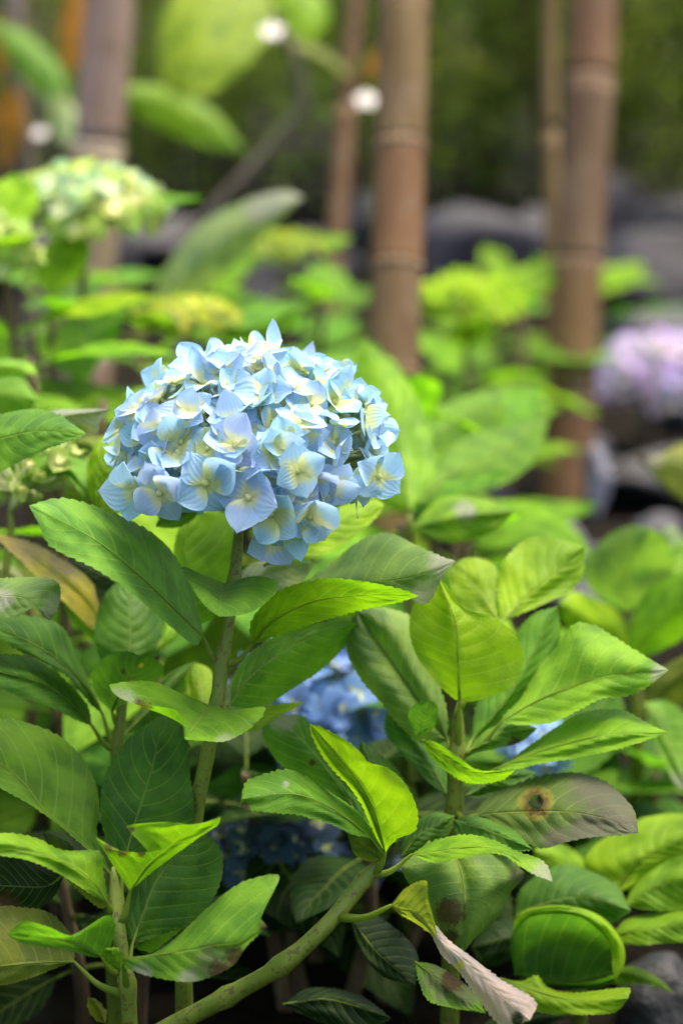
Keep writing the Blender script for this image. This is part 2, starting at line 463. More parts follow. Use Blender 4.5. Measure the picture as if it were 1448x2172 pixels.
# ------------------------------------------------------------------ florets and flower heads
def floret_mesh(idx, nsep=4, open_=1.0):
    rnd = random.Random(100 + idx)
    vs, fs, uvs = [], [], []
    for k in range(nsep):
        ang = 2 * math.pi * k / nsep + rnd.uniform(-0.14, 0.14)
        Ls = 0.54 * rnd.uniform(0.88, 1.10); W = 0.31 * rnd.uniform(0.82, 1.12)
        cup = rnd.uniform(0.0, 0.42) * open_; rec = rnd.uniform(-0.15, 0.34); tw = rnd.uniform(-0.28, 0.28)
        fold = rnd.uniform(-0.05, 0.26); tipb = rnd.uniform(-0.05, 0.05); wave = rnd.uniform(0, 6)
        zoff = 0.022 * (k % 2)
        b = len(vs); nr, ncx = 9, 7
        ca, sa = math.cos(ang), math.sin(ang)
        for i in range(nr):
            t = i / (nr - 1)
            wd = W * (math.sin(math.pi * min(1, (t * 0.985 + 0.015)) ** 0.78) ** 0.80) if t < 0.999 else 0.004
            wd = max(wd, 0.035 * (1 - t))
            for j in range(ncx):
                s = j / (ncx - 1) * 2 - 1
                x = 0.025 + Ls * t - 0.05 * Ls * s * s * t; y = wd * s + tipb * t * t
                z = zoff + cup * t - rec * t * t + fold * (s * s) * math.sin(math.pi * t) * 0.6
                z += tw * s * wd * 1.2 + 0.018 * math.sin(wave + 7 * t + 3 * s) * abs(s)
                vs.append((x * ca - y * sa, x * sa + y * ca, z)); uvs.append((t, j / (ncx - 1)))
        for i in range(nr - 1):
            for j in range(ncx - 1):
                a = b + i * ncx + j; fs.append((a, a + 1, a + 1 + ncx, a + ncx))
    b = len(vs)                                        # the small closed eye of the floret
    for i in range(4):
        th = math.pi * (0.08 + 0.6 * i / 3)
        for j in range(8):
            ph = 2 * math.pi * j / 8
            vs.append((0.062 * math.sin(th) * math.cos(ph), 0.062 * math.sin(th) * math.sin(ph), 0.045 + 0.055 * math.cos(th)))
            uvs.append((0.02, 0.5))
    for i in range(3):
        for j in range(8):
            a, c = b + i * 8 + j, b + i * 8 + (j + 1) % 8
            fs.append((a, a + 8, c + 8, c))
    fs.append(tuple(b + j for j in range(8)))
    me = bpy.data.meshes.new('floret')
    me.from_pydata(vs, [], fs)
    uvl = me.uv_layers.new(name='UVMap')
    vi = [0] * len(me.loops); me.loops.foreach_get('vertex_index', vi)
    fl = []
    for k in vi: fl += uvs[k]
    uvl.data.foreach_set('uv', fl)
    me.polygons.foreach_set('use_smooth', [True] * len(me.polygons))
    me.materials.append(M_SEP); me.update()
    return me
FLORETS = [floret_mesh(i) for i in range(12)] + [floret_mesh(50, 5)]
BUDS = [floret_mesh(70 + i, 4, 2.6) for i in range(3)]

def flower_head(plant, centre, base, a, c_up, c_dn, n, size, color, eye, seed=1, maxang=112, tilt=(0, 0), inner=0.3, extras=(),
                jit=0.45, meshes=None, stalkmat=None, label=None):
    """a domed head: branching stalks carry florets spread over an ellipsoid"""
    rnd = random.Random(seed)
    spots = []
    golden = math.pi * (3 - 5 ** 0.5)
    cosmax = math.cos(R(maxang))
    rot = Matrix.Rotation(tilt[0], 3, 'X') @ Matrix.Rotation(tilt[1], 3, 'Y')
    for i in range(n):
        z = 1 - (i + 0.5) / n * (1 - cosmax) + rnd.uniform(-0.03, 0.03)
        z = max(-1, min(1, z)); r = math.sqrt(1 - z * z); th = golden * i + rnd.uniform(-0.25, 0.25)
        nv = Vector((r * math.cos(th), r * math.sin(th), z))
        cc = c_up if z > 0 else c_dn
        lump = 1 + 0.07 * noise.noise(nv * 2.3 + Vector((seed, 0, 0))) + rnd.uniform(-0.05, 0.03)
        deep = rnd.random() < inner
        if deep: lump *= rnd.uniform(0.82, 0.93)
        p = Vector((nv.x * a, nv.y * a, nv.z * cc)) * lump
        nn = Vector((nv.x / a, nv.y / a, nv.z / cc)).normalized()
        if z < 0: nn = (nn + Vector((nv.x, nv.y, 0.25)) * 0.8).normalized()
        nn = (nn + Vector((rnd.gauss(0, 1), rnd.gauss(0, 1), rnd.gauss(0, 1))) * jit * 0.6).normalized()
        s = size * rnd.uniform(0.82, 1.15) * (0.72 if deep else 1)
        spots.append((centre + rot @ p, rot @ nn, s, deep))
    for (x, y, dd, s, nx, ny, nz) in extras:
        spots.append((P(x, y, dd), Vector((nx, ny, nz)).normalized(), s, False))
    # stalks
    vs, fs = [], []
    hub = base.lerp(centre, 0.45)
    for (p, nn, s, dp) in spots:
        k = (hub - p); m1 = p - nn * s * 0.35
        path = catmull([base, hub + (p - hub) * 0.25, m1, p], 7)
        v2, f2 = tube_data(path, [0.0017, 0.0013, 0.0011, 0.0009, 0.0008, 0.0008, 0.0009], 5)
        off = len(vs); vs += v2; fs += [tuple(q + off for q in f) for f in f2]
    head = mesh_obj('flower_head', vs, fs, stalkmat or M_PEDI)
    if label: head['label'] = label
    part_keep(head, plant)
    ms = meshes or FLORETS
    for (p, nn, s, dp) in spots:
        me = rnd.choice(ms)
        o = bpy.data.objects.new('floret', me); COL.objects.link(o)
        q = nn.to_track_quat('Z', 'Y').to_matrix().to_4x4()
        o.parent = head
        o.matrix_parent_inverse = head.matrix_parent_inverse.inverted() @ Matrix.Identity(4) if False else Matrix.Identity(4)
        o.matrix_basis = Matrix.Translation(p) @ q @ Matrix.Rotation(rnd.uniform(0, 6.28), 4, 'Z') @ Matrix.Diagonal((s, s, s * rnd.uniform(0.8, 1.3), 1))
        f = rnd.uniform(0.93, 1.05)
        cr = color if not callable(color) else color(p)
        young = rnd.random() < 0.22
        ey = eye * rnd.uniform(0.7, 1.25) * (1.45 if dp or young else 1)
        o.color = (cr[0] * f, cr[1] * f, cr[2] * f, ey)
    return head

# ================================================================== plant with the blue head
BLUE = (0.41, 0.60, 0.84)
A = plant_at('hydrangea_plant', 'hydrangea with a sharp pale blue domed flower head on an upright speckled stem', 400, 2100, 1.30)
stem(A, [(512, 1060, 1.31), (505, 1150, 1.305), (490, 1290, 1.30), (470, 1410, 1.30), (460, 1500, 1.30), (438, 1610, 1.305), (415, 1735, 1.31), (398, 1900, 1.315), (390, 2080, 1.32)],
     0.0030, 0.0062, nodes=[(473, 1408, 1.30), (462, 1500, 1.30), (497, 1240, 1.303)])
hc = P(532, 955, 1.312)
flower_head(A, hc, P(512, 1075, 1.31), 0.0705, 0.052, 0.040, 255, 0.0258, BLUE, 0.45, seed=11, maxang=110, tilt=(0, 0.06), inner=0.30, jit=0.62,
    extras=[(585, 1145, 1.262, 0.031, 0.1, -1, 0.15), (655, 1095, 1.25, 0.030, 0.35, -1, -0.1), (527, 1055, 1.238, 0.034, -0.05, -1, 0.25),
            (437, 1025, 1.237, 0.036, -0.05, -1, 0.12), (690, 1050, 1.262, 0.028, 0.8, -0.7, -0.1), (620, 1120, 1.255, 0.027, -0.2, -1, -0.2),
            (340, 1045, 1.25, 0.033, -0.35, -1, 0.0), (800, 1010, 1.27, 0.030, 0.6, -0.8, 0.1), (500, 945, 1.238, 0.029, -0.2, -1, 0.5),
            (632, 1000, 1.232, 0.027, 0.1, -1, 0.3), (290, 1040, 1.265, 0.032, -0.7, -0.8, -0.1), (575, 1090, 1.25, 0.030, 0.1, -1, 0.0)])

leaf(A, (0.135, 0.285, 0.042), (1.300, 1.262, 1.225), (0.065, -0.02), [(430, 1350), (370, 1292), (290, 1215), (210, 1150), (130, 1105), (62, 1072)],
     [(420, 1300), (392, 1215), (345, 1148), (270, 1100), (200, 1073), (130, 1056)],
     [(412, 1368), (340, 1310), (270, 1250), (200, 1205), (145, 1180), (102, 1152), (80, 1105)], stalk=(470, 1408, 1.30), edge=0.1)
leaf(A, 'mid', (1.294, 1.25, 1.215), (0.0, 0.0), [(478, 1238), (468, 1268), (465, 1308)],
     [(432, 1220), (386, 1203), (412, 1252), (436, 1286)], [(540, 1222), (590, 1236), (566, 1276), (520, 1303)], stalk=(497, 1240, 1.303), edge=0.15, rad=0.6)
leaf(A, 'lime', (1.296, 1.272, 1.255), (-0.012, 0.016), [(535, 1368), (575, 1318), (660, 1278), (770, 1262), (888, 1264)],
     [(530, 1330), (545, 1298), (585, 1258), (640, 1236), (705, 1227), (785, 1236), (850, 1250)],
     [(560, 1358), (620, 1337), (700, 1312), (780, 1291), (840, 1279)], stalk=(476, 1408, 1.30), edge=0.1)
leaf(A, 'grey', (1.37, 1.335, 1.29), (0.045, -0.015), [(600, 1266), (700, 1248), (800, 1236), (880, 1222), (966, 1190)],
     [(650, 1232), (700, 1195), (758, 1150), (820, 1130), (890, 1160), (935, 1180)],
     [(700, 1268), (800, 1266), (850, 1264), (905, 1280), (938, 1222)], wear=[(950, 1195, 40, 'g'), (905, 1265, 32, 'g')], edge=0.35)
leaf(A, 'mid', (1.312, 1.335, 1.36), (0.0, 0.028), [(488, 1494), (520, 1448), (562, 1408), (620, 1370), (700, 1338), (757, 1322)],
     [(496, 1435), (530, 1386), (580, 1352), (650, 1326), (720, 1316)],
     [(505, 1502), (562, 1496), (622, 1460), (682, 1420), (732, 1370)], stalk=(468, 1500, 1.305), edge=0.12)
leaf(A, 'frsh', (1.290, 1.25, 1.205), (-0.005, 0.0), [(447, 1497), (425, 1524), (392, 1568)],
     [(392, 1474), (320, 1445), (236, 1453), (262, 1484), (330, 1498), (372, 1506), (388, 1530)],
     [(502, 1506), (561, 1500), (540, 1537), (482, 1571), (430, 1571)], stalk=(462, 1498, 1.295),
     wear=[(262, 1490, 30, 'g'), (300, 1502, 20, 'b'), (480, 1580, 22, 'g')], edge=0.5, rad=0.6)
leaf(A, 'lime', (1.31, 1.30, 1.29), (0.005, -0.012), [(470, 1530), (550, 1517), (646, 1489)], [(530, 1505), (595, 1493)], [(530, 1552), (592, 1520)], stalk=(458, 1510, 1.305), edge=0.1, rad=0.6)
leaf(A, 'frsh', (1.37, 1.38, 1.395), (0.01, 0.01), [(420, 1330), (405, 1230), (392, 1160), (412, 1080)], [(385, 1260), (368, 1190), (380, 1120)], [(490, 1280), (505, 1190), (495, 1110), (455, 1080)], edge=0.1)
leaf(A, 'dark', (1.335, 1.34, 1.36), (0.0, 0.02), [(428, 1062), (390, 1085), (330, 1118)], [(400, 1050), (350, 1075)], [(420, 1090), (380, 1118)], edge=0.1)
leaf(A, 'pale', (1.345, 1.37, 1.40), (0.02, 0.0), [(500, 1255), (570, 1215), (665, 1195)], [(520, 1205), (590, 1180), (640, 1180)], [(560, 1262), (630, 1240), (655, 1215)], edge=0.1)
leaf(A, 'lime', (1.36, 1.40, 1.44), (0.02, 0.0), [(560, 1200), (690, 1120), (815, 1070)], [(640, 1130), (720, 1075), (790, 1060)], [(640, 1190), (720, 1160), (790, 1105)], edge=0.1)
leaf(A, 'lime', (1.37, 1.40, 1.42), (0.01, 0.02), [(440, 1520), (420, 1460), (410, 1405)], [(405, 1490), (395, 1440)], [(465, 1470), (445, 1420)], edge=0.1)
leaf(A, 'lime', (1.40, 1.42, 1.44), (0.01, 0.01), [(330, 1380), (350, 1345), (375, 1290)], [(335, 1360), (355, 1310)], [(365, 1362), (398, 1320)], edge=0.2, rad=0.5)

# ================================================================== dark-leaved shoot beside it, left
C = plant_at('hydrangea_plant', 'flowerless hydrangea shoot with dull dark leaves and a yellowing one behind the blue head\'s plant', 250, 2000, 1.36)
stem(C, [(262, 1420, 1.37), (258, 1500, 1.37), (250, 1592, 1.37), (246, 1720, 1.38), (240, 1980, 1.39)], 0.003, 0.006, nodes=[(250, 1592, 1.37)])
leaf(C, 'dark', (1.37, 1.34, 1.30), (0.03, -0.01), [(218, 1515), (180, 1452), (110, 1390), (40, 1350), (-40, 1318)],
     [(206, 1480), (178, 1420), (152, 1360), (120, 1320), (60, 1306), (0, 1306)], [(190, 1490), (140, 1432), (80, 1398), (20, 1368)], stalk=(250, 1592, 1.37))
leaf(C, 'dark', (1.365, 1.33, 1.29), (0.03, -0.012), [(196, 1540), (150, 1490), (90, 1450), (20, 1430), (-60, 1410)],
     [(182, 1490), (125, 1430), (70, 1396), (0, 1388)], [(165, 1528), (120, 1505), (60, 1483), (0, 1458)], stalk=(250, 1592, 1.37))
leaf(C, 'dark', (1.39, 1.405, 1.43), (0.012, 0.012), [(268, 1425), (277, 1340), (272, 1226)], [(215, 1400), (201, 1330), (222, 1265), (250, 1235)], [(330, 1390), (342, 1330), (325, 1270), (298, 1236)], stalk=(258, 1500, 1.37))
leaf(C, 'dark', (1.365, 1.345, 1.32), (0.01, 0.01), [(238, 1510), (262, 1450), (300, 1392)], [(205, 1475), (195, 1430), (225, 1393), (265, 1381)], [(285, 1480), (338, 1440), (345, 1415), (325, 1395)], stalk=(256, 1530, 1.37), wear=[(262, 1424, 6, 'b'), (300, 1411, 5, 'y')])
leaf(C, 'yell', (1.44, 1.43, 1.42), (0.02, -0.01), [(215, 1322), (170, 1258), (90, 1195), (-20, 1130)], [(230, 1270), (182, 1220), (120, 1178), (60, 1148)], [(195, 1335), (140, 1280), (95, 1240), (40, 1185)],
     wear=[(60, 1150, 50, 'p'), (140, 1190, 40, 'p'), (222, 1270, 22, 'p'), (20, 1170, 50, 'p')], edge=0.4)
leaf(C, 'mid', (1.45, 1.44, 1.43), (0.01, 0.01), [(230, 1380), (190, 1320), (130, 1262)], [(232, 1340), (190, 1290)], [(205, 1365), (150, 1312)])
leaf(C, 'grey', (1.27, 1.262, 1.25), (0.02, -0.008), [(-60, 1250), (0, 1262), (60, 1272), (106, 1317)], [(-20, 1230), (60, 1224), (112, 1228), (129, 1252), (122, 1292)], [(-20, 1300), (30, 1308), (72, 1290), (92, 1308)],
     wear=[(122, 1285, 26, 'g'), (105, 1310, 18, 'p'), (5, 1270, 22, 'g')], edge=0.6)
leaf(C, 'dark', (1.38, 1.41, 1.44), (0.0, 0.02), [(262, 1560), (330, 1490), (420, 1400)], [(300, 1500), (360, 1430)], [(320, 1540), (400, 1450)], stalk=(250, 1592, 1.37))
leaf(C, 'deep', (1.42, 1.44, 1.46), (0.02, 0.0), [(330, 1300), (240, 1230), (150, 1190)], [(300, 1240), (220, 1190)], [(280, 1300), (200, 1260)])

# ================================================================== bottom-left shoot
B = plant_at('hydrangea_plant', 'young hydrangea shoot whose lime top leaf is bitten with a brown edge', 280, 2172, 1.24)
stem(B, [(240, 1838, 1.245), (247, 1910, 1.245), (252, 1975, 1.24), (265, 2060, 1.24), (276, 2172, 1.245)], 0.0035, 0.0062, nodes=[(238, 1915, 1.245), (268, 2085, 1.24)])
leaf(B, 'mid', (1.262, 1.275, 1.265), (0.05, -0.03), [(238, 1858), (165, 1775), (98, 1722), (45, 1655), (-50, 1580)],
     [(207, 1775), (211, 1705), (195, 1640), (150, 1580), (92, 1545), (0, 1524)], [(192, 1808), (132, 1755), (85, 1720), (40, 1692), (-10, 1660)], stalk=(245, 1905, 1.245), edge=0.08)
leaf(B, 'dark', (1.275, 1.29, 1.31), (0.01, 0.01), [(262, 1840), (288, 1740), (325, 1620), (345, 1515)],
     [(225, 1780), (214, 1700), (232, 1625), (280, 1560)], [(340, 1800), (408, 1742), (404, 1650), (398, 1560), (375, 1525)], stalk=(250, 1930, 1.245), edge=0.1)
leaf(B, 'lime', (1.235, 1.215, 1.20), (-0.006, 0.008), [(276, 1893), (312, 1838), (368, 1790), (420, 1752), (468, 1733)],
     [(245, 1842), (204, 1777), (232, 1800), (268, 1806), (312, 1809), (296, 1785), (272, 1760), (276, 1750), (350, 1744), (415, 1751)],
     [(308, 1862), (350, 1829), (425, 1774), (462, 1750)], stalk=(254, 1955, 1.24), wear=[(232, 1798, 11, 'b'), (262, 1806, 12, 'b'), (300, 1809, 10, 'b'), (275, 1760, 10, 'b')], edge=0.1, tooth=0.6, quilt=0.6)
leaf(B, 'frsh', (1.235, 1.215, 1.19), (0.018, -0.004), [(230, 1917), (188, 1860), (120, 1820), (20, 1795), (-70, 1785)], [(220, 1855), (211, 1806), (135, 1803), (72, 1776), (0, 1767)], [(190, 1894), (142, 1863), (90, 1836), (40, 1820), (-10, 1812)], stalk=(240, 1920, 1.243), edge=0.1)
leaf(B, 'dark', (1.255, 1.275, 1.29), (0.01, 0.012), [(281, 2003), (305, 1935), (335, 1862), (390, 1800), (440, 1768)], [(264, 1950), (282, 1890), (322, 1820), (380, 1776)], [(338, 1985), (402, 1957), (452, 1905), (472, 1850), (466, 1800)], stalk=(266, 2060, 1.24), edge=0.1)
leaf(B, 'mid', (1.225, 1.205, 1.185), (0.022, -0.004), [(262, 2035), (330, 2026), (400, 2016), (450, 2006), (510, 1998), (566, 1965)],
     [(320, 2024), (372, 1990), (430, 1935), (490, 1885), (540, 1862), (591, 1856), (580, 1892), (553, 1942)],
     [(264, 2050), (286, 2061), (330, 2073), (400, 2083), (450, 2071), (496, 2046), (522, 2008)], stalk=(272, 2100, 1.24),
     wear=[(450, 2050, 42, 'p'), (470, 2062, 26, 'b'), (500, 2030, 22, 'b'), (400, 2078, 20, 'g'), (300, 2062, 20, 'g'), (560, 1965, 10, 'b')], edge=0.45)
leaf(B, 'mid', (1.23, 1.215, 1.19), (-0.006, 0.004), [(216, 2030), (185, 2010), (140, 1996), (90, 1985), (17, 1982)],
     [(236, 2005), (244, 1962), (230, 1942), (200, 1956), (158, 1986), (100, 1965), (50, 1954)], [(200, 2030), (168, 2022), (130, 2011), (90, 2008), (46, 2000)], stalk=(262, 2062, 1.24), edge=0.3, rad=0.9)
leaf(B, 'olive', (1.26, 1.25, 1.23), (0.02, 0.004), [(158, 2040), (80, 2042), (0, 2050), (-70, 2060)], [(158, 1995), (112, 1940), (52, 1925), (-20, 1935)], [(122, 2052), (60, 2076), (-10, 2090)], stalk=(258, 2108, 1.24), edge=0.15)
leaf(B, 'deep', (1.30, 1.28, 1.26), (0.01, 0.0), [(140, 1850), (100, 1880), (30, 1880), (-40, 1875)], [(100, 1835), (50, 1818), (-10, 1812)], [(112, 1905), (68, 1934), (20, 1925), (-20, 1915)], wear=[(15, 1920, 26, 'b')], edge=0.3)
leaf(B, 'olive', (1.275, 1.28, 1.29), (0.01, 0.01), [(235, 1905), (180, 1870), (90, 1765)], [(205, 1840), (140, 1785)], [(210, 1925), (130, 1850)], edge=0.2)
leaf(B, 'frsh', (1.225, 1.22, 1.215), (0, 0), [(255, 2062), (238, 2030), (222, 2012)], [(262, 2030), (248, 2010)], [(225, 2040), (218, 2022)], edge=0.0, rad=0.4, teeth=8, rows=24, half=5)
leaf(B, 'olive', (1.30, 1.30, 1.29), (0.01, 0.01), [(225, 2172), (210, 2140), (188, 2115)], [(200, 2160), (186, 2135)], [(225, 2145), (208, 2122)], edge=0.1, rad=0.4, rows=30, half=6)
leaf(B, 'mid', (1.27, 1.29, 1.31), (0.0, 0.012), [(285, 2010), (330, 1975), (400, 1960)], [(300, 1970), (340, 1955)], [(320, 2020), (350, 2000)], edge=0.1, rows=30, half=6)

# ================================================================== leaning shoot at the bottom centre
D = plant_at('hydrangea_plant', 'leaning hydrangea stem rising from lower ground with upright lime leaf and curled lilac leaf', 430, 2150, 1.30)
stem(D, [(812, 1822, 1.285), (775, 1862, 1.285), (705, 1950, 1.28), (600, 2045, 1.28), (480, 2115, 1.29), (330, 2195, 1.30), (150, 2310, 1.31)], 0.0046, 0.0062, nodes=[(778, 1860, 1.285), (600, 2045, 1.28), (480, 2115, 1.29)])
leaf(D, 'lime', (1.285, 1.27, 1.285), (0.012, -0.022), [(817, 1808), (805, 1755), (780, 1690), (735, 1625), (657, 1535)],
     [(796, 1775), (765, 1705), (737, 1665), (704, 1631), (680, 1598), (662, 1562)], [(842, 1779), (880, 1762), (884, 1717), (861, 1665), (823, 1629), (782, 1617), (763, 1594), (730, 1568), (689, 1546)], stalk=(795, 1842, 1.285), edge=0.08, camber=0.006)
leaf(D, 'mid', (1.275, 1.245, 1.215), (0.035, -0.006), [(815, 1814), (770, 1764), (700, 1712), (620, 1684), (512, 1694)],
     [(802, 1785), (762, 1725), (698, 1678), (650, 1648), (614, 1632), (560, 1642), (521, 1660)], [(806, 1812), (786, 1780), (748, 1770), (711, 1752), (674, 1740), (629, 1728), (580, 1724), (514, 1714)], stalk=(790, 1848, 1.285), edge=0.2, wear=[(520, 1712, 10, 'b'), (606, 1662, 7, 'g')])
leaf(D, 'olive', (1.285, 1.27, 1.26), (0.0, 0.01), [(812, 1822), (780, 1805), (735, 1762)], [(806, 1792), (770, 1775)], [(795, 1830), (752, 1812)], edge=0.1)
leaf(D, 'dark', (1.32, 1.34, 1.36), (0.015, 0.0), [(798, 1800), (735, 1690), (670, 1600), (585, 1515)], [(720, 1720), (614, 1636), (580, 1605), (556, 1545)], [(790, 1720), (720, 1630), (668, 1550), (640, 1518)], edge=0.15, wear=[(600, 1520, 30, 'g'), (662, 1618, 8, 'b')])
leaf(D, 'dark', (1.34, 1.36, 1.38), (0.01, 0.01), [(840, 1790), (820, 1700), (765, 1570)], [(790, 1720), (755, 1620)], [(880, 1720), (840, 1630)], edge=0.1)
leaf(D, 'frsh', (1.275, 1.25, 1.215), (0.022, -0.012), [(872, 1813), (925, 1806), (975, 1799), (1030, 1797), (1095, 1818), (1171, 1870)],
     [(912, 1786), (964, 1772), (1005, 1771), (1050, 1783), (1095, 1805), (1140, 1820), (1161, 1838)], [(922, 1831), (974, 1821), (1024, 1811), (1064, 1813), (1094, 1831), (1126, 1852)], stalk=(782, 1856, 1.285), wear=[(1158, 1855, 30, 'g')], edge=0.2)
leaf(D, 'grey', (1.30, 1.28, 1.285), (0.015, 0.022), [(960, 1800), (980, 1860), (986, 1930), (984, 2018)], [(900, 1800), (852, 1836), (875, 1885), (902, 1925), (925, 1972), (955, 2005)], [(1050, 1800), (1110, 1850), (1085, 1890), (1065, 1932), (1040, 1962), (1005, 1992)],
     wear=[(952, 1935, 32, 'b'), (958, 1985, 14, 'b'), (1100, 1860, 20, 'p')], edge=0.35, camber=0.01, stalk=(905, 1790, 1.31))
leaf(D, (0.30, 0.275, 0.33), (1.238, 1.222, 1.205), (0.004, 0.004), [(905, 1965), (945, 2005), (985, 2042), (1050, 2100), (1122, 2165)],
     [(922, 1962), (950, 1993), (1000, 2030), (1062, 2078), (1135, 2123)], [(918, 1990), (938, 2028), (972, 2060), (1020, 2128), (1068, 2178)], holes=[(1097, 2163, 9)], wear=[(1095, 2160, 14, 'b'), (975, 2048, 9, 'y')], edge=0.2, rad=0.3, quilt=0.2, wav=0.4)
leaf(D, 'olive', (1.245, 1.238, 1.233), (-0.008, 0.006), [(828, 1921), (880, 1938), (927, 1990)], [(860, 1884), (903, 1868), (907, 1905), (922, 1960)], [(850, 1940), (890, 1964)], stalk=(715, 1945, 1.28), edge=0.05, rad=1.2)
leaf(D, 'frsh', (1.27, 1.25, 1.23), (0.01, 0.0), [(880, 2040), (940, 2085), (1030, 2150)], [(930, 2050), (1000, 2100)], [(888, 2080), (908, 2122), (960, 2138)], wear=[(945, 2075, 48, 'p'), (960, 2080, 26, 'b'), (985, 2110, 28, 'p')], edge=0.0)
leaf(D, 'deep', (1.34, 1.33, 1.32), (0.02, 0.0), [(745, 1950), (800, 2020), (880, 2090)], [(800, 1945), (870, 2000), (890, 2050)], [(760, 2010), (810, 2070)], edge=0.1)
leaf(D, 'deep', (1.33, 1.33, 1.32), (0.02, 0.0), [(600, 2130), (700, 2120), (830, 2160)], [(660, 2095), (760, 2110)], [(660, 2160), (760, 2190)], edge=0.1)
leaf(D, 'dark', (1.31, 1.30, 1.28), (0.02, 0.0), [(960, 1740), (1030, 1760), (1130, 1802)], [(1000, 1730), (1080, 1755)], [(980, 1790), (1060, 1810)], edge=0.1)
leaf(D, 'dark', (1.32, 1.32, 1.33), (0.02, 0.0), [(850, 1820), (890, 1770), (965, 1730)], [(860, 1770), (910, 1725)], [(890, 1810), (950, 1770)], edge=0.1)

# ================================================================== bright cluster, right of centre
E = plant_at('hydrangea_plant', 'flowerless hydrangea with a whorl of lime leaves and one purple leaf with a hole', 965, 2000, 1.37)
stem(E, [(972, 1490, 1.345), (970, 1560, 1.35), (966, 1620, 1.35), (962, 1720, 1.36), (958, 1850, 1.37), (955, 2050, 1.38)], 0.0042, 0.0064, nodes=[(968, 1608, 1.35), (962, 1715, 1.36)])
leaf(E, 'lime', (1.335, 1.325, 1.335), (0.01, 0.006), [(974, 1484), (971, 1400), (960, 1310), (929, 1226)],
     [(962, 1482), (924, 1447), (888, 1400), (870, 1352), (869, 1308), (884, 1270), (906, 1240)], [(1002, 1488), (1064, 1467), (1098, 1437), (1110, 1400), (1099, 1358), (1069, 1324), (1034, 1303), (984, 1288), (946, 1242)], stalk=(970, 1600, 1.35), edge=0.06, camber=-0.004, tooth=0.5)
leaf(E, 'lime', (1.40, 1.42, 1.43), (0.02, 0.0), [(1064, 1318), (1130, 1255), (1190, 1205), (1237, 1160)], [(1054, 1262), (1065, 1195), (1094, 1160), (1124, 1141), (1164, 1138), (1206, 1149)], [(1104, 1302), (1154, 1281), (1205, 1256), (1236, 1218)], stalk=(975, 1500, 1.35), edge=0.05)
leaf(E, 'lime', (1.405, 1.43, 1.45), (0.01, 0.0), [(1058, 1322), (1015, 1255), (962, 1198)], [(1062, 1262), (1050, 1202), (1016, 1184), (980, 1186)], [(1010, 1310), (968, 1270), (952, 1228)], edge=0.05)
leaf(E, 'frsh', (1.345, 1.34, 1.315), (0.03, -0.012), [(1062, 1532), (1150, 1480), (1250, 1442), (1340, 1426), (1417, 1421)],
     [(1070, 1515), (1104, 1480), (1139, 1420), (1174, 1378), (1204, 1335), (1226, 1321), (1266, 1330), (1316, 1360), (1368, 1392)], [(1112, 1538), (1174, 1531), (1234, 1502), (1274, 1482), (1316, 1478), (1356, 1466), (1388, 1444)], stalk=(978, 1602, 1.35), edge=0.15, wear=[(1400, 1430, 22, 'g')])
leaf(E, 'frsh', (1.34, 1.325, 1.30), (0.03, -0.008), [(1050, 1632), (1150, 1592), (1280, 1560), (1416, 1553)], [(1074, 1615), (1124, 1580), (1174, 1545), (1226, 1514), (1276, 1504), (1326, 1508), (1376, 1536)], [(1094, 1631), (1154, 1618), (1226, 1607), (1300, 1591), (1366, 1572)], stalk=(970, 1640, 1.352), edge=0.3)
leaf(E, 'grey', (1.36, 1.36, 1.37), (0.0, 0.02), [(948, 1570), (882, 1474), (830, 1400), (757, 1296)], [(902, 1582), (845, 1537), (808, 1490), (764, 1440), (735, 1380), (742, 1325)], [(946, 1500), (922, 1430), (902, 1370), (872, 1310), (808, 1288)], stalk=(966, 1612, 1.35), edge=0.1, quilt=2.4, camber=0.012)
leaf(E, 'dark', (1.335, 1.325, 1.315), (0.004, 0.004), [(888, 1562), (896, 1525), (908, 1486)], [(866, 1538), (869, 1506), (888, 1488)], [(918, 1545), (928, 1508), (920, 1489)], edge=0.0, tooth=0.3, rows=36, half=7, rad=0.5)
leaf(E, 'mid', (1.375, 1.39, 1.41), (0.01, 0.01), [(1000, 1570), (1075, 1480), (1130, 1390), (1182, 1285)], [(1010, 1500), (1060, 1400), (1120, 1310)], [(1060, 1540), (1135, 1450), (1185, 1360)], stalk=(970, 1600, 1.35), edge=0.1)
leaf(E, 'frsh', (1.335, 1.31, 1.285), (-0.008, 0.01), [(895, 1570), (950, 1610), (1010, 1640), (1094, 1632)], [(925, 1575), (970, 1605), (1010, 1632), (1050, 1635)], [(912, 1602), (952, 1640), (1000, 1662), (1060, 1656)], edge=0.1)
leaf(E, 'dark', (1.36, 1.375, 1.38), (0.0, 0.02), [(955, 1700), (910, 1620), (820, 1500)], [(890, 1640), (820, 1560)], [(950, 1640), (900, 1560)], edge=0.1)
leaf(E, 'purp', (1.335, 1.30, 1.265), (0.03, -0.012), [(1000, 1730), (1090, 1722), (1200, 1722), (1290, 1738), (1353, 1767)],
     [(1030, 1695), (1080, 1668), (1130, 1650), (1170, 1641), (1226, 1639), (1276, 1655), (1316, 1685), (1345, 1722)], [(1040, 1752), (1100, 1781), (1150, 1799), (1200, 1786), (1250, 1776), (1304, 1773)], stalk=(963, 1716, 1.36),
     wear=[(1320, 1705, 75, 'p'), (1262, 1665, 60, 'p'), (1255, 1765, 48, 'p'), (1180, 1785, 30, 'p'), (1136, 1703, 30, 'b'), (1136, 1703, 30, 'y')], holes=[(1136, 1702, 13)], edge=0.25, rows=110, half=15, quilt=1.5)
leaf(E, 'mid', (1.345, 1.35, 1.36), (0.01, 0.0), [(985, 1600), (1050, 1560), (1140, 1545)], [(1030, 1550), (1090, 1530)], [(1040, 1590), (1100, 1575)], edge=0.3, wear=[(1090, 1580, 16, 'b')])
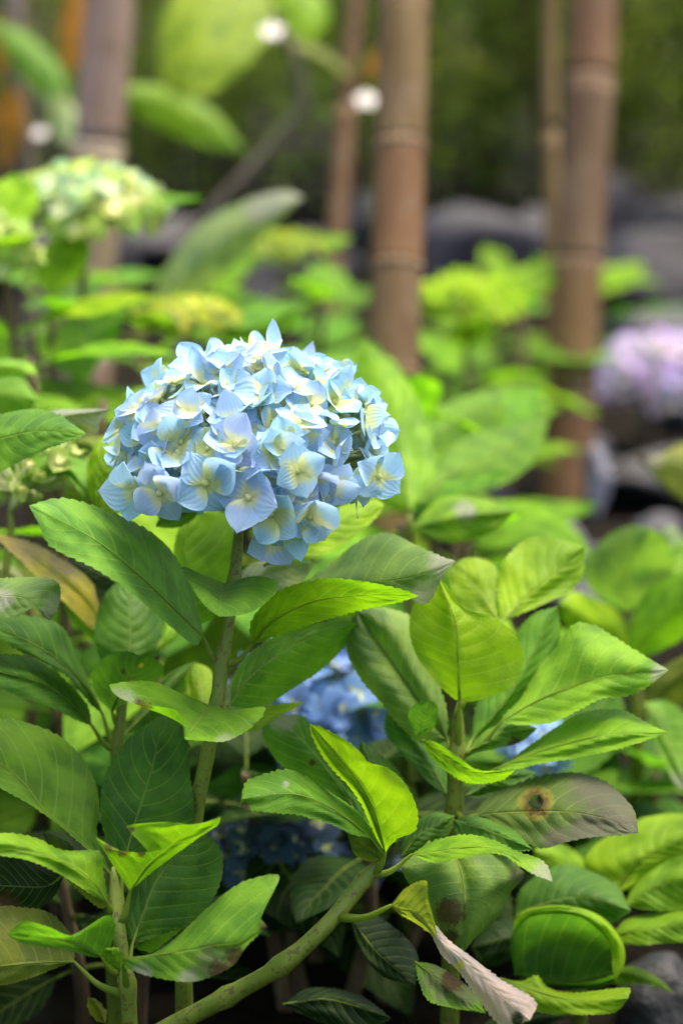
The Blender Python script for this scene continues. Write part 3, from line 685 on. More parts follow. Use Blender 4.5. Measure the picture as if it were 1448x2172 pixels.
leaf(E, 'dark', (1.37, 1.38, 1.40), (0.02, 0.0), [(985, 1690), (1060, 1650), (1140, 1640)], [(1030, 1640), (1090, 1625)], [(1030, 1690), (1100, 1670)], edge=0.1)

# ================================================================== low plant at the right
F = plant_at('hydrangea_plant', 'low hydrangea with a cupped dark leaf, its backlit rim painted lime, beside the dark pebbles', 1230, 2172, 1.47)
stem(F, [(1215, 1935, 1.44), (1222, 2010, 1.45), (1228, 2120, 1.46)], 0.004, 0.006)
leaf(F, 'lime', (1.46, 1.46, 1.46), (0.03, 0.0), [(1300, 1893), (1360, 1822), (1480, 1765)], [(1240, 1845), (1250, 1805), (1292, 1772), (1364, 1735), (1450, 1727)], [(1340, 1882), (1390, 1842), (1460, 1822)], stalk=(1222, 1960, 1.445), edge=0.05)
leaf(F, 'lime', (1.50, 1.50, 1.50), (0.02, 0.0), [(1230, 1880), (1180, 1830), (1130, 1800)], [(1240, 1830), (1190, 1790)], [(1190, 1870), (1145, 1840)], edge=0.05)
leaf(F, 'frsh', (1.43, 1.42, 1.40), (0.025, -0.01), [(1325, 1918), (1390, 1880), (1490, 1860)], [(1340, 1885), (1378, 1848), (1450, 1815)], [(1370, 1930), (1450, 1925)], stalk=(1222, 1970, 1.445), edge=0.1)
leaf(F, 'frsh', (1.42, 1.40, 1.38), (0.025, -0.01), [(1295, 1986), (1370, 1970), (1490, 1962)], [(1330, 1948), (1400, 1935), (1460, 1928)], [(1340, 2004), (1410, 2000), (1460, 1996)], stalk=(1224, 2010, 1.45), edge=0.1)
leaf(F, 'dark', (1.43, 1.415, 1.40), (0.03, 0.0), [(1090, 1945), (1170, 1910), (1250, 1905), (1337, 1932)], [(1105, 1885), (1180, 1836), (1250, 1848), (1308, 1880)], [(1140, 1965), (1220, 1970), (1290, 1962)], stalk=(1218, 1950, 1.44), edge=0.05)
leaf(F, 'dark', (1.41, 1.40, 1.385), (-0.008, 0.004), [(1092, 2066), (1160, 2078), (1240, 2080), (1316, 2058)], [(1082, 2010), (1088, 1972), (1114, 1942), (1164, 1927), (1226, 1932), (1276, 1957), (1310, 1998)], [(1120, 2086), (1200, 2096), (1270, 2096), (1308, 2076)], stalk=(1226, 2080, 1.455), edge=0.0, camber=-0.02, tooth=0.3)
leaf(F, 'lime', (1.405, 1.385, 1.375), (0.006, 0.004), [(1083, 1990), (1112, 1946), (1164, 1930), (1226, 1935), (1274, 1960), (1307, 2000), (1313, 2040), (1304, 2084)], [(1100, 1938), (1164, 1921), (1230, 1926), (1282, 1950), (1318, 1996), (1324, 2040)], [(1114, 1950), (1164, 1938), (1224, 1944), (1266, 1970), (1294, 2010), (1298, 2050)], edge=0.0, tooth=0.0, rad=0.3)  # rolled edge of the dark leaf; lime paints the light shining through
leaf(F, 'lime', (1.36, 1.345, 1.325), (0.02, -0.006), [(1062, 2076), (1140, 2104), (1230, 2124), (1332, 2118)], [(1104, 2081), (1139, 2069), (1160, 2094), (1204, 2106), (1264, 2101), (1331, 2095)], [(1090, 2112), (1139, 2146), (1226, 2152), (1300, 2148)], stalk=(1226, 2110, 1.46), edge=0.1)
leaf(F, 'frsh', (1.45, 1.43, 1.42), (0.01, 0.0), [(1270, 2068), (1340, 2068), (1429, 2106)], [(1310, 2052), (1350, 2052), (1395, 2075)], [(1310, 2088), (1370, 2088)], stalk=(1226, 2070, 1.455), edge=0.05)
leaf(F, 'deep', (1.46, 1.45, 1.45), (0.02, 0.0), [(1130, 1990), (1070, 1990), (1000, 2010)], [(1080, 1950), (1020, 1970)], [(1090, 2030), (1030, 2050)], edge=0.05)
leaf(F, 'deep', (1.44, 1.42, 1.41), (0.02, 0.0), [(1220, 2150), (1120, 2160), (1010, 2185)], [(1130, 2130), (1060, 2150)], [(1130, 2190), (1060, 2200)], edge=0.05)

# ================================================================== soft leaves at the right edge
Gp = plant_at('hydrangea_plant', 'hydrangea with broad plain green leaves standing before the black rock slabs', 1370, 1700, 1.78)
stem(Gp, [(1335, 1300, 1.76), (1345, 1420, 1.76), (1350, 1600, 1.77)], 0.004, 0.007)
leaf(Gp, 'grey', (1.77, 1.75, 1.72), (0.04, 0.0), [(1330, 1300), (1320, 1225), (1380, 1120)], [(1262, 1262), (1236, 1200), (1290, 1135), (1340, 1115)], [(1395, 1260), (1432, 1195), (1410, 1140)], edge=0.3)
leaf(Gp, 'lime', (1.74, 1.70, 1.66), (0.03, 0.0), [(1335, 1390), (1270, 1330), (1185, 1280)], [(1320, 1310), (1260, 1270), (1210, 1255)], [(1280, 1390), (1220, 1350), (1190, 1310)], edge=0.05)
leaf(Gp, 'frsh', (1.72, 1.69, 1.66), (0.03, 0.0), [(1330, 1405), (1400, 1320), (1500, 1230)], [(1335, 1330), (1370, 1255), (1450, 1215)], [(1400, 1380), (1470, 1330)], edge=0.05)
leaf(Gp, 'olive', (1.66, 1.64, 1.62), (0.02, 0.0), [(1360, 1520), (1420, 1450), (1500, 1390)], [(1380, 1440), (1440, 1395)], [(1410, 1500), (1480, 1480)], edge=0.05)
leaf(Gp, 'mid', (1.62, 1.60, 1.58), (0.02, 0.0), [(1365, 1490), (1410, 1560), (1470, 1690)], [(1420, 1490), (1490, 1560)], [(1385, 1560), (1430, 1660)], edge=0.2, wear=[(1440, 1680, 40, 'g')])
leaf(Gp, 'frsh', (1.80, 1.82, 1.85), (0.02, 0.0), [(1380, 1320), (1420, 1220), (1470, 1140)], [(1385, 1240), (1430, 1160)], [(1430, 1290), (1490, 1200)], edge=0.05)
leaf(Gp, 'pale', (1.90, 1.90, 1.90), (0.02, 0.0), [(1470, 1220), (1430, 1170), (1405, 1120)], [(1460, 1160), (1430, 1120)], [(1430, 1200), (1402, 1150)], edge=0.05)
leaf(Gp, 'mid', (1.80, 1.80, 1.80), (0.02, 0.0), [(1330, 1420), (1260, 1440), (1170, 1420)], [(1270, 1390), (1210, 1380)], [(1260, 1480), (1200, 1470)], edge=0.05)
Gr = plant_at('hydrangea_plant', 'single drooping olive leaf on a stalk with its brown tip over the rocks', 1560, 1500, 1.98)
stem(Gr, [(1530, 1000, 1.96), (1545, 1200, 1.97), (1550, 1500, 1.98)], 0.004, 0.006)
leaf(Gr, 'olive', (1.95, 1.92, 1.90), (0.03, 0.0), [(1530, 1000), (1450, 985), (1342, 962)], [(1480, 935), (1440, 942), (1390, 968)], [(1490, 1070), (1440, 1056), (1390, 1015)], edge=0.5, wear=[(1352, 964, 22, 'b'), (1375, 975, 26, 'g')])

# ================================================================== leaves on the left, level with the blue head
Lf = plant_at('hydrangea_plant', 'hydrangea reaching in with serrated leaves and a cluster of tiny yellow-green buds', -40, 1900, 1.42)
stem(Lf, [(-30, 960, 1.40), (-35, 1200, 1.41), (-38, 1700, 1.42)], 0.004, 0.007)
stem(Lf, [(20, 1075, 1.46), (22, 1150, 1.46), (-10, 1350, 1.45), (-36, 1650, 1.43)], 0.0022, 0.004, to_ground=False)
leaf(Lf, 'mid', (1.35, 1.325, 1.30), (0.03, -0.01), [(-60, 950), (20, 925), (100, 912), (184, 920)], [(-20, 890), (60, 868), (122, 878), (158, 902)], [(-20, 1005), (50, 975), (105, 950), (150, 935)], edge=0.15)
leaf(Lf, 'grey', (1.42, 1.40, 1.38), (0.02, 0.0), [(60, 905), (130, 885), (236, 868)], [(110, 872), (180, 868)], [(130, 905), (180, 905), (205, 918), (215, 890)], wear=[(200, 885, 60, 'g'), (150, 880, 50, 'g')], edge=0.5)
leaf(Lf, 'frsh', (1.55, 1.53, 1.50), (0.02, 0.0), [(-40, 790), (20, 780), (60, 790), (88, 842)], [(-10, 762), (50, 765), (78, 785)], [(-10, 800), (40, 798), (68, 812)], wear=[(70, 810, 18, 'b'), (84, 836, 14, 'b')], edge=0.2)
leaf(Lf, 'mid', (1.60, 1.58, 1.56), (0.02, 0.0), [(-60, 840), (10, 835), (80, 850)], [(0, 790), (50, 805)], [(0, 880), (50, 878)], edge=0.1)
leaf(Lf, 'mid', (1.45, 1.44, 1.42), (0.03, 0.0), [(40, 1020), (130, 985), (205, 1065)], [(90, 950), (160, 960), (200, 1000)], [(90, 1020), (140, 1010), (175, 1050)], edge=0.1)
leaf(Lf, 'lime', (1.42, 1.42, 1.44), (0.01, 0.01), [(215, 1095), (215, 1020), (255, 905)], [(190, 1050), (185, 990), (210, 935)], [(262, 1080), (275, 1000), (275, 930)], edge=0.05)
leaf(Lf, 'pale', (1.50, 1.50, 1.50), (0.01, 0.0), [(-30, 1215), (10, 1210), (60, 1245)], [(10, 1190), (40, 1210)], [(0, 1240), (30, 1255)], edge=0.1)
flower_head(Lf, P(75, 1010, 1.47), P(22, 1085, 1.46), 0.034, 0.026, 0.014, 46, 0.010, (0.34, 0.44, 0.10), 0.4, seed=31, maxang=105, inner=0.2, meshes=BUDS,
            extras=[(120, 985, 1.44, 0.018, 0.3, -1, 0.5)])

# ================================================================== generic leaves for the plants further back
def generic_leaf(idx):
    rnd = random.Random(400 + idx)
    rows, half = 26, 5
    nc = 2 * half + 1
    arch = rnd.uniform(0.05, 0.30); fold = rnd.uniform(0.05, 0.22); wmax = rnd.uniform(0.27, 0.34); bend = rnd.uniform(-0.08, 0.08)
    sd = rnd.uniform(0, 40)
    vs, uvs, wr, fs = [], [], [], []
    for i in range(rows):
        u = i / (rows - 1)
        wd = wmax * (math.sin(math.pi * u ** 0.85) ** 0.85) * (1 - 0.25 * u) if 0 < i < rows - 1 else 0.004
        for j in range(nc):
            v = (j - half) / half; a = abs(v)
            ww = wd * (1 + (0.05 if i % 2 else -0.03) * (a > 0.99))
            x = v * ww + bend * u * u; y = u + 0.02 * a
            z = -arch * u * u + 0.10 * u + fold * a * wd * 1.6 - 0.25 * a * a * wd * fold + 0.035 * noise.noise(Vector((u * 4, v * 1.5, sd))) * (0.4 + a)
            ph = (u - 0.24 * a ** 1.25) * 9 + (0.35 if v > 0 else 0); f = ph % 1.0; f = min(f, 1 - f) * 2
            z += 0.005 * f ** 0.7 * (1 - 0.7 * a) * min(1, a * 5)
            vs.append((x, y, z)); uvs.append((u, v * 0.5 + 0.5))
            e = max(0, (a - 0.9) / 0.1) * max(0, noise.noise(Vector((u * 7, v, sd + 5)))) * 0.6
            wr.append((e, 0, 0, 0))
    for i in range(rows - 1):
        for j in range(nc - 1):
            q = i * nc + j; fs.append((q, q + 1, q + 1 + nc, q + nc))
    b = len(vs)                                              # stalk joined below the blade
    tv, tf = tube_data([Vector((0, -0.16, -0.05)), Vector((0, -0.05, -0.012)), Vector((0, 0.2, 0.016)), Vector((bend * 0.3, 0.55, 0.055 - arch * 0.3 - 0.006))], [0.018, 0.014, 0.011, 0.005], 5)
    vs += [tuple(p) for p in tv]; fs += [tuple(k + b for k in f) for f in tf]
    uvs += [(0.3, 0.5)] * len(tv); wr += [(0, 0, 0, 0)] * len(tv)
    o = leaf_object('leaf', vs, fs, uvs, wr, M_GEN, (1, 1, 1))
    me = o.data; bpy.data.objects.remove(o)
    return me
GEN = [generic_leaf(i) for i in range(7)]

def put_leaf(plant, p, az, el, size, color, roll=0.0, rnd=random):
    o = bpy.data.objects.new('leaf', rnd.choice(GEN)); COL.objects.link(o)
    o.parent = plant
    m = Matrix.Rotation(az, 4, 'Z') @ Matrix.Rotation(el, 4, 'X') @ Matrix.Rotation(roll, 4, 'Y')
    dirv = (m @ Vector((0, 0.16, 0.05, 0))).to_3d() * size
    o.matrix_basis = Matrix.Translation(Vector(p) + dirv - plant.location) @ m @ Matrix.Scale(size, 4)
    o.color = (*tint(color, 0.16), 1)
    return o

def bush(label, shoots, seed, group=None, name='hydrangea_plant'):
    """shoots: (x, y, depth, leaf colour, leaf pairs, leaf size, length of leafy part)"""
    rnd = random.Random(seed)
    tops = [P(s[0], s[1], s[2]) for s in shoots]
    base = Vector((sum(t.x for t in tops) / len(tops), sum(t.y for t in tops) / len(tops) + 0.02, 0))
    pl = tag(empty(name, base), label, 'hydrangea', group)
    for s, t in zip(shoots, tops):
        foot = base.lerp(Vector((t.x, t.y, 0)), 0.55); foot.z = -0.02
        midp = foot.lerp(t, 0.5) + Vector((rnd.uniform(-.015, .015), rnd.uniform(-.015, .015), 0))
        path = catmull([t, midp, foot], 16)
        vs, fs = tube_data(path, [0.003 + 0.003 * i / 15 for i in range(16)], 8, 0.1)
        part_keep(mesh_obj('stem', vs, fs, M_WOOD), pl)
        az0 = rnd.uniform(0, 6.28); npair = s[4]; ln = min(s[6], t.z * 0.85)
        for k in range(npair):
            f = (k + 0.15) / npair * ln / max(0.05, (t - foot).length)
            q = path[0].lerp(path[-1], f) if f > 1 else None
            x = f * 15; i = min(int(x), 14); q = path[i].lerp(path[i + 1], x - i)
            for h in (0, 1):
                az = az0 + k * 1.57 + h * math.pi + rnd.uniform(-.35, .35)
                el = R(rnd.uniform(-5, 38) - 9 * k)
                sz = s[5] * rnd.uniform(0.8, 1.15) * (0.75 + 0.25 * min(1, k / 1.5))
                put_leaf(pl, q, az, el, sz, s[3] if isinstance(s[3], str) else rnd.choice(s[3]), rnd.uniform(-.3, .3), rnd)
    return pl

# heads further back, each on its own plant
CREAM = (0.50, 0.66, 0.42)
def cream_col(p): return (0.40, 0.56, 0.34) if noise.noise(p * 45) > 0.05 else (0.46, 0.58, 0.12)
hA = bush('hydrangea with a large pale green and cream domed head beside the grey trunk', [(180, 470, 2.02, ('frsh', 'mid'), 4, 0.13, 0.30), (110, 640, 1.95, ('lime', 'frsh'), 3, 0.12, 0.2)], 1)
flower_head(hA, P(182, 452, 2.02), P(180, 505, 2.02), 0.068, 0.037, 0.022, 135, 0.023, cream_col, 0.42, seed=5, maxang=110, inner=0.2)
hB = bush('hydrangea with a small lemon-green head tucked below the large cream head', [(5, 525, 1.86, ('frsh', 'lime'), 4, 0.12, 0.25)], 2)
flower_head(hB, P(-22, 540, 1.86), P(-16, 590, 1.86), 0.034, 0.030, 0.026, 70, 0.020, (0.44, 0.58, 0.14), 0.5, seed=6, maxang=118, inner=0.2)
hC = bush('hydrangea with a flat yellow young head right behind the blue flower', [(400, 700, 2.0, ('frsh', 'mid'), 3, 0.125, 0.25), (300, 760, 2.1, ('frsh', 'mid'), 3, 0.11, 0.2)], 3)
flower_head(hC, P(400, 676, 2.0), P(400, 716, 2.0), 0.040, 0.012, 0.006, 80, 0.012, (0.52, 0.56, 0.07), 0.2, seed=7, maxang=100, meshes=BUDS, inner=0.2)
hD = bush('hydrangea with a flat lime young head between pale striped leaf and bamboo pole', [(610, 540, 2.65, ('frsh', 'mid'), 4, 0.12, 0.3), (690, 640, 2.5, ('mid', 'frsh'), 3, 0.11, 0.2)], 4)
flower_head(hD, P(610, 530, 2.65), P(610, 570, 2.65), 0.038, 0.014, 0.008, 80, 0.013, (0.40, 0.50, 0.07), 0.2, seed=8, maxang=100, meshes=BUDS, inner=0.2)
hE = bush('hydrangea with a knobbly bright yellow-green head between the two bamboo poles', [(985, 665, 2.75, ('frsh', 'mid', 'lime'), 5, 0.12, 0.3), (1110, 640, 2.9, ('frsh', 'mid'), 3, 0.12, 0.2), (1000, 800, 2.5, ('mid', 'frsh'), 3, 0.12, 0.2)], 5)
flower_head(hE, P(990, 650, 2.72), P(990, 700, 2.72), 0.056, 0.028, 0.010, 100, 0.020, (0.44, 0.62, 0.04), 0.15, seed=9, maxang=98, inner=0.2, meshes=BUDS,
            extras=[(975, 600, 2.70, 0.026, 0, -0.6, 1), (940, 640, 2.68, 0.026, -0.4, -0.8, 1), (1050, 640, 2.69, 0.026, 0.5, -0.8, 1)])
def pink_col(p): return (0.58, 0.46, 0.80) if noise.noise(p * 12) > -0.1 else (0.64, 0.47, 0.66)
hF = bush('low hydrangea with a round lilac pink head behind a brown bamboo pole', [(1385, 800, 3.12, ('mid', 'dark'), 2, 0.11, 0.08)], 6)
flower_head(hF, P(1390, 800, 3.10), P(1390, 860, 3.10), 0.082, 0.052, 0.045, 130, 0.028, pink_col, 0.25, seed=10, maxang=125, inner=0.25)
hG = bush('shaded hydrangea with a blue head painted dim for shade, hidden behind the stem of the blue one', [(700, 1480, 1.62, ('dark', 'mid'), 3, 0.11, 0.15)], 7)
flower_head(hG, P(690, 1500, 1.62), P(690, 1590, 1.62), 0.058, 0.045, 0.04, 100, 0.027, (0.18, 0.30, 0.60), 0.15, seed=12, maxang=118, inner=0.25)  # head blue dimmed to stand for the shade around it
hH = bush('shaded hydrangea with the lowest blue head, its colour darkened to paint the gap shade', [(640, 1790, 1.55, ('deep', 'dark'), 1, 0.09, 0.05)], 8)
flower_head(hH, P(630, 1800, 1.55), P(630, 1870, 1.55), 0.055, 0.036, 0.03, 90, 0.026, (0.10, 0.15, 0.27), 0.2, seed=13, maxang=118, inner=0.25)  # floret blue lowered to paint the shade of the gap
hI = bush('hydrangea with a blue head mostly hidden under the purple holed leaf', [(1150, 1600, 1.60, ('dark', 'mid'), 3, 0.11, 0.12)], 9)
flower_head(hI, P(1142, 1600, 1.60), P(1142, 1660, 1.60), 0.018, 0.018, 0.016, 26, 0.022, (0.37, 0.57, 0.86), 0.2, seed=14, maxang=118, inner=0.25)

# leafy hydrangeas without flowers that fill the bed
bush('hydrangea added to roof and shade the dark gap, its leaves painted darker', [(520, 1640, 1.50, ('deep', 'deep'), 3, 0.10, 0.08), (760, 1650, 1.48, ('deep', 'deep'), 3, 0.10, 0.08), (640, 1660, 1.66, ('deep', 'deep'), 4, 0.12, 0.1), (900, 1800, 1.55, ('deep', 'deep'), 3, 0.11, 0.1)], 40)  # added leaf roof to block light; shade also painted into its green
bush('hydrangea added to darken the foot of the bitten lime shoot', [(330, 1900, 1.42, ('deep', 'deep'), 2, 0.10, 0.08), (120, 1820, 1.45, ('deep', 'deep'), 3, 0.11, 0.1)], 41)  # extra filler put in to keep light out of the bottom gaps
bush('leafy flowerless hydrangea just behind the blue flower, filling the gap to the bamboo', [(650, 760, 2.05, ('frsh', 'mid'), 4, 0.13, 0.28), (520, 800, 1.95, ('mid', 'frsh'), 4, 0.12, 0.25)], 21)
bush('leafy hydrangea with broad bright leaves at the foot of the nearer bamboo pole', [(880, 900, 1.90, ('frsh', 'lime'), 3, 0.13, 0.22), (1000, 960, 2.0, ('frsh', 'mid'), 4, 0.13, 0.2), (960, 880, 2.2, ('lime', 'frsh'), 3, 0.13, 0.2)], 22)
bush('leafy hydrangea low between blue flower and bright leaf whorl', [(850, 1110, 1.68, ('frsh', 'mid'), 4, 0.12, 0.25), (990, 1120, 1.75, ('mid', 'frsh'), 4, 0.12, 0.2)], 23)
bush('leafy hydrangea with yellowing leaves left of the blue flower', [(60, 760, 1.85, ('frsh', 'mid', 'lime'), 5, 0.13, 0.3), (220, 850, 1.75, ('olive', 'frsh'), 4, 0.12, 0.25), (120, 900, 1.62, ('olive', 'frsh'), 3, 0.11, 0.25)], 24)
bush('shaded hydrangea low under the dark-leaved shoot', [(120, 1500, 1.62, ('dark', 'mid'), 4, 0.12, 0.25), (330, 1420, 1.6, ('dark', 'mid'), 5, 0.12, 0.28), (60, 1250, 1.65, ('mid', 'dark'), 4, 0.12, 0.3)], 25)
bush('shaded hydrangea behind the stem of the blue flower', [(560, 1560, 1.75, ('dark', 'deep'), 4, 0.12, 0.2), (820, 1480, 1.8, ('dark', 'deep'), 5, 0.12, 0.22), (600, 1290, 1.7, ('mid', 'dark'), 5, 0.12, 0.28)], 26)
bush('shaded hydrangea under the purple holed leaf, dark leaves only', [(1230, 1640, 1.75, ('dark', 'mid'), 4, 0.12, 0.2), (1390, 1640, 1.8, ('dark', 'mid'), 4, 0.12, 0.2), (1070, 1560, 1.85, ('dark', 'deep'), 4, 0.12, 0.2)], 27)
bush('leafy hydrangea behind the yellow-green head, against the rocks', [(1080, 600, 3.3, ('frsh', 'mid'), 4, 0.12, 0.25), (1270, 590, 3.5, ('frsh', 'mid'), 4, 0.13, 0.25)], 28)
bush('leafy hydrangea behind the flat lime young head', [(560, 640, 3.0, ('mid', 'frsh'), 4, 0.13, 0.22), (720, 660, 3.1, ('mid', 'frsh'), 3, 0.12, 0.2), (450, 640, 2.7, ('mid', 'frsh'), 3, 0.12, 0.2)], 29)
bush('leafy hydrangea beneath the large cream head', [(60, 600, 2.4, ('frsh', 'mid'), 4, 0.14, 0.3), (250, 600, 2.5, ('mid', 'olive'), 4, 0.13, 0.25)], 30)

# broad bright leaves beside the nearer pole
H = plant_at('hydrangea_plant', 'hydrangea with one tall erect green leaf hiding the foot of a bamboo pole', 870, 1300, 1.62)
stem(H, [(868, 1090, 1.60), (868, 1180, 1.61), (868, 1300, 1.62)], 0.004, 0.006)
leaf(H, 'frsh', (1.62, 1.68, 1.76), (0.02, 0.0), [(868, 1085), (850, 950), (815, 830), (770, 715)], [(800, 1050), (772, 950), (757, 840), (752, 760)], [(920, 1010), (915, 920), (880, 840), (830, 770)], edge=0.1)
leaf(H, (0.085, 0.20, 0.014), (1.66, 1.80, 1.95), (0.04, 0.0), [(872, 1075), (960, 1000), (1060, 960), (1165, 885)], [(900, 1000), (980, 930), (1080, 900)], [(940, 1060), (1060, 1030), (1130, 980)], edge=0.1)
leaf(H, (0.10, 0.215, 0.014), (1.80, 1.98, 2.15), (0.05, 0.0), [(880, 960), (990, 880), (1165, 845)], [(910, 880), (1000, 835), (1100, 825)], [(960, 950), (1080, 920), (1150, 880)], edge=0.1)
leaf(H, 'frsh', (1.58, 1.56, 1.54), (0.04, 0.0), [(872, 1120), (970, 1100), (1090, 1085)], [(930, 1060), (1020, 1055)], [(950, 1150), (1040, 1130)], edge=0.2, wear=[(985, 1085, 22, 'g')])

# ================================================================== tall ginger-like plant at the back left
T = plant_at('tall_leafy_plant', 'tall plant with big hanging lime leaves, dry orange leaves and one long pale striped leaf', 330, 700, 3.3, cat='tall plant')
stem(T, [(560, -60, 3.10), (600, 60, 3.15), (640, 210, 3.21), (560, 330, 3.27), (450, 450, 3.35), (380, 560, 3.40)], 0.007, 0.010, mat=M_BARK)
stem(T, [(30, -60, 3.25), (40, 200, 3.30), (60, 420, 3.35)], 0.012, 0.014, mat=M_BARK)
leaf(T, (0.20, 0.32, 0.02), (3.10, 3.01, 2.97), (0.05, 0.0), [(560, -60), (480, 30), (430, 110), (390, 212)], [(450, -60), (360, 0), (335, 110), (352, 185)], [(580, 40), (540, 120), (460, 190)], edge=0.05, tooth=0)
leaf(T, 'lime', (3.10, 3.05, 3.03), (0.03, 0.0), [(570, -60), (630, 0), (665, 92)], [(640, -50), (700, 30)], [(590, 10), (620, 70)], edge=0.05, tooth=0)
leaf(T, 'frsh', (3.17, 3.20, 3.17), (0.02, 0.0), [(230, 190), (330, 215), (430, 260), (525, 325)], [(320, 180), (440, 225)], [(320, 260), (430, 310)], edge=0.05, tooth=0)
leaf(T, 'mid', (3.23, 3.20, 3.17), (0.02, 0.0), [(-30, 40), (60, 120), (150, 200)], [(40, 60), (120, 130)], [(30, 140), (100, 200)], edge=0.05, tooth=0)
leaf(T, (0.19, 0.275, 0.12), (2.40, 2.30, 2.22), (0.06, 0.0), [(330, 690), (420, 570), (520, 490), (645, 418)], [(340, 590), (420, 480), (520, 425), (600, 405)], [(390, 660), (500, 560), (600, 460)], edge=0.05, tooth=0, wear=[(610, 425, 55, 'g'), (560, 440, 40, 'g')])
leaf(T, 'rust', (3.21, 3.21, 3.21), (0.01, 0.0), [(155, -40), (152, 60), (150, 165)], [(185, 20), (180, 100)], [(128, 20), (130, 100)], edge=0.3, tooth=0)
leaf(T, 'rust', (3.25, 3.25, 3.25), (0.01, 0.0), [(20, 180), (25, 260), (10, 365)], [(50, 220), (45, 300)], [(-15, 220), (-10, 300)], edge=0.3, tooth=0)
leaf(T, 'rust', (3.25, 3.25, 3.25), (0.01, 0.0), [(10, 30), (0, 90), (0, 165)], [(25, 60), (20, 120)], [(-25, 60), (-20, 120)], edge=0.3, tooth=0)
leaf(T, 'rust', (3.15, 3.15, 3.15), (0.01, 0.0), [(850, 70), (810, 105), (770, 175)], [(815, 80), (782, 130)], [(830, 120), (795, 165)], edge=0.1, tooth=0, stalk=(640, 200, 3.21))
leaf(T, 'olive', (3.17, 3.17, 3.17), (0.02, 0.0), [(590, 85), (660, 110), (745, 165)], [(650, 90), (710, 120)], [(650, 128), (700, 150)], edge=0.1, tooth=0)
leaf(T, 'pale', (3.25, 3.21, 3.17), (0.02, 0.0), [(80, 180), (130, 230), (170, 320)], [(130, 190), (175, 260)], [(100, 240), (130, 300)], edge=0.1, tooth=0)

# ================================================================== poles
def pole(label, top, bottom, r_top, r_bot, nodes, col, seed, lean=0.0, mat=M_BAM):
    """a bamboo culm built segment by segment with a ring at every joint; nodes are fractions from the top"""
    rnd = random.Random(seed)
    a, b = P(*top), P(*bottom)
    root = tag(empty('bamboo_pole', (b.x, b.y, 0)), label, 'bamboo pole')
    ext = a + (a - b).normalized() * 0.25
    if b.z > -0.03:
        b = b + (b - a).normalized() * ((b.z + 0.03) / max(0.05, (a - b).normalized().z))
    fr = [0.0] + sorted(nodes) + [1.0]
    pt = lambda f: ext.lerp(b, f) + Vector((lean * math.sin(math.pi * f), 0, 0)) + Vector((0.002 * math.sin(9 * f + seed), 0, 0))
    rr = lambda f: r_top + (r_bot - r_top) * f
    for k, (f0, f1) in enumerate(zip(fr, fr[1:])):
        path, rad = [], []
        for i in range(13):
            s = i / 12; f = f0 + (f1 - f0) * s
            path.append(pt(f)); q = min(s, 1 - s)
            rad.append(rr(f) * (0.975 + 0.03 * math.exp(-(q / 0.05) ** 2) + 0.012 * math.sin(3 * s + k)))
        vs, fs = tube_data(path, rad, 28)
        o = mesh_obj('culm_segment', vs, fs, mat, color=tuple(c * rnd.uniform(0.88, 1.1) for c in col)); part_keep(o, root)
        if k:
            p = pt(f0); dv = (pt(min(1, f0 + 0.01)) - p).normalized(); r = rr(f0)
            path = [p + dv * r * t for t in (-0.16, -0.10, -0.03, 0.04, 0.11, 0.17)]
            vs, fs = tube_data(path, [r * q for q in (0.99, 1.03, 1.04, 1.015, 1.03, 0.99)], 28)
            part_keep(mesh_obj('node_ring', vs, fs, M_RING, color=tuple(c * 1.3 for c in col)), root)
    return root
pole('weathered bamboo pole standing between the blue flower and the yellow-green head, joints clearly seen', (872, -20, 2.28), (838, 900, 2.20), 0.0255, 0.0250, [0.02, 0.20, 0.27, 0.42, 0.545, 0.65, 0.78, 0.9], (0.60, 0.57, 0.45), 3, -0.006)
pole('plain brown bamboo pole with its foot in the black rocks beside the lilac head', (1248, -20, 2.95), (1198, 1016, 2.91), 0.0300, 0.0330, [0.12, 0.40, 0.66, 0.85], (0.64, 0.61, 0.54), 5, 0.006)
pole('grey streaked bamboo pole behind the large cream flower head', (232, -20, 2.92), (190, 640, 2.95), 0.0310, 0.0340, [0.15, 0.5, 0.8], (1.3, 1.6, 1.9), 6, 0.0)
pole('thin pale stick leaning behind the rock-footed bamboo pole', (1168, -20, 3.15), (1172, 900, 3.2), 0.008, 0.014, [0.2, 0.5, 0.75], (1.0, 1.02, 0.8), 7)
pole('slim dark cane left of the weathered bamboo pole', (760, -20, 3.3), (690, 700, 3.2), 0.012, 0.016, [0.2, 0.45, 0.7], (0.45, 0.5, 0.4), 8)

# ================================================================== rocks
def rock(label, x, y, d, sx, sy, sz, seed, col=(1, 1, 1), group=None, sink=0.3, rot=0.0):
    rnd = random.Random(seed)
    bm = bmesh.new(); bmesh.ops.create_icosphere(bm, subdivisions=4, radius=1.0)
    planes = [(Vector((rnd.gauss(0, 1), rnd.gauss(0, 1), rnd.gauss(0, 1))).normalized(), rnd.uniform(0.55, 0.9)) for _ in range(11)]
    for v in bm.verts:
        p = v.co.copy()
        for n_, dd in planes:
            q = p.dot(n_)
            if q > dd: p -= n_ * (q - dd) * 0.92
        p *= 1 + 0.06 * noise.noise(p * 2.2 + Vector((seed, 0, 0))) + 0.03 * noise.noise(p * 7 + Vector((0, seed, 0)))
        v.co = Vector((p.x * sx, p.y * sy, p.z * sz))
    me = bpy.data.meshes.new('basalt_rock'); bm.to_mesh(me); bm.free()
    me.materials.append(M_ROCK)
    me.polygons.foreach_set('use_smooth', [True] * len(me.polygons))
    o = bpy.data.objects.new('basalt_rock', me); COL.objects.link(o)
    c = P(x, y, d)
    lowz = sz * (1 - 2 * sink) * 0.8
    o.location = (c.x, c.y, lowz); o.rotation_euler = (0, 0, rot); o.color = (*col, 1)
    return tag(o, label, 'rock', group)
GR = 'dark rocks lying at the back of the bed'
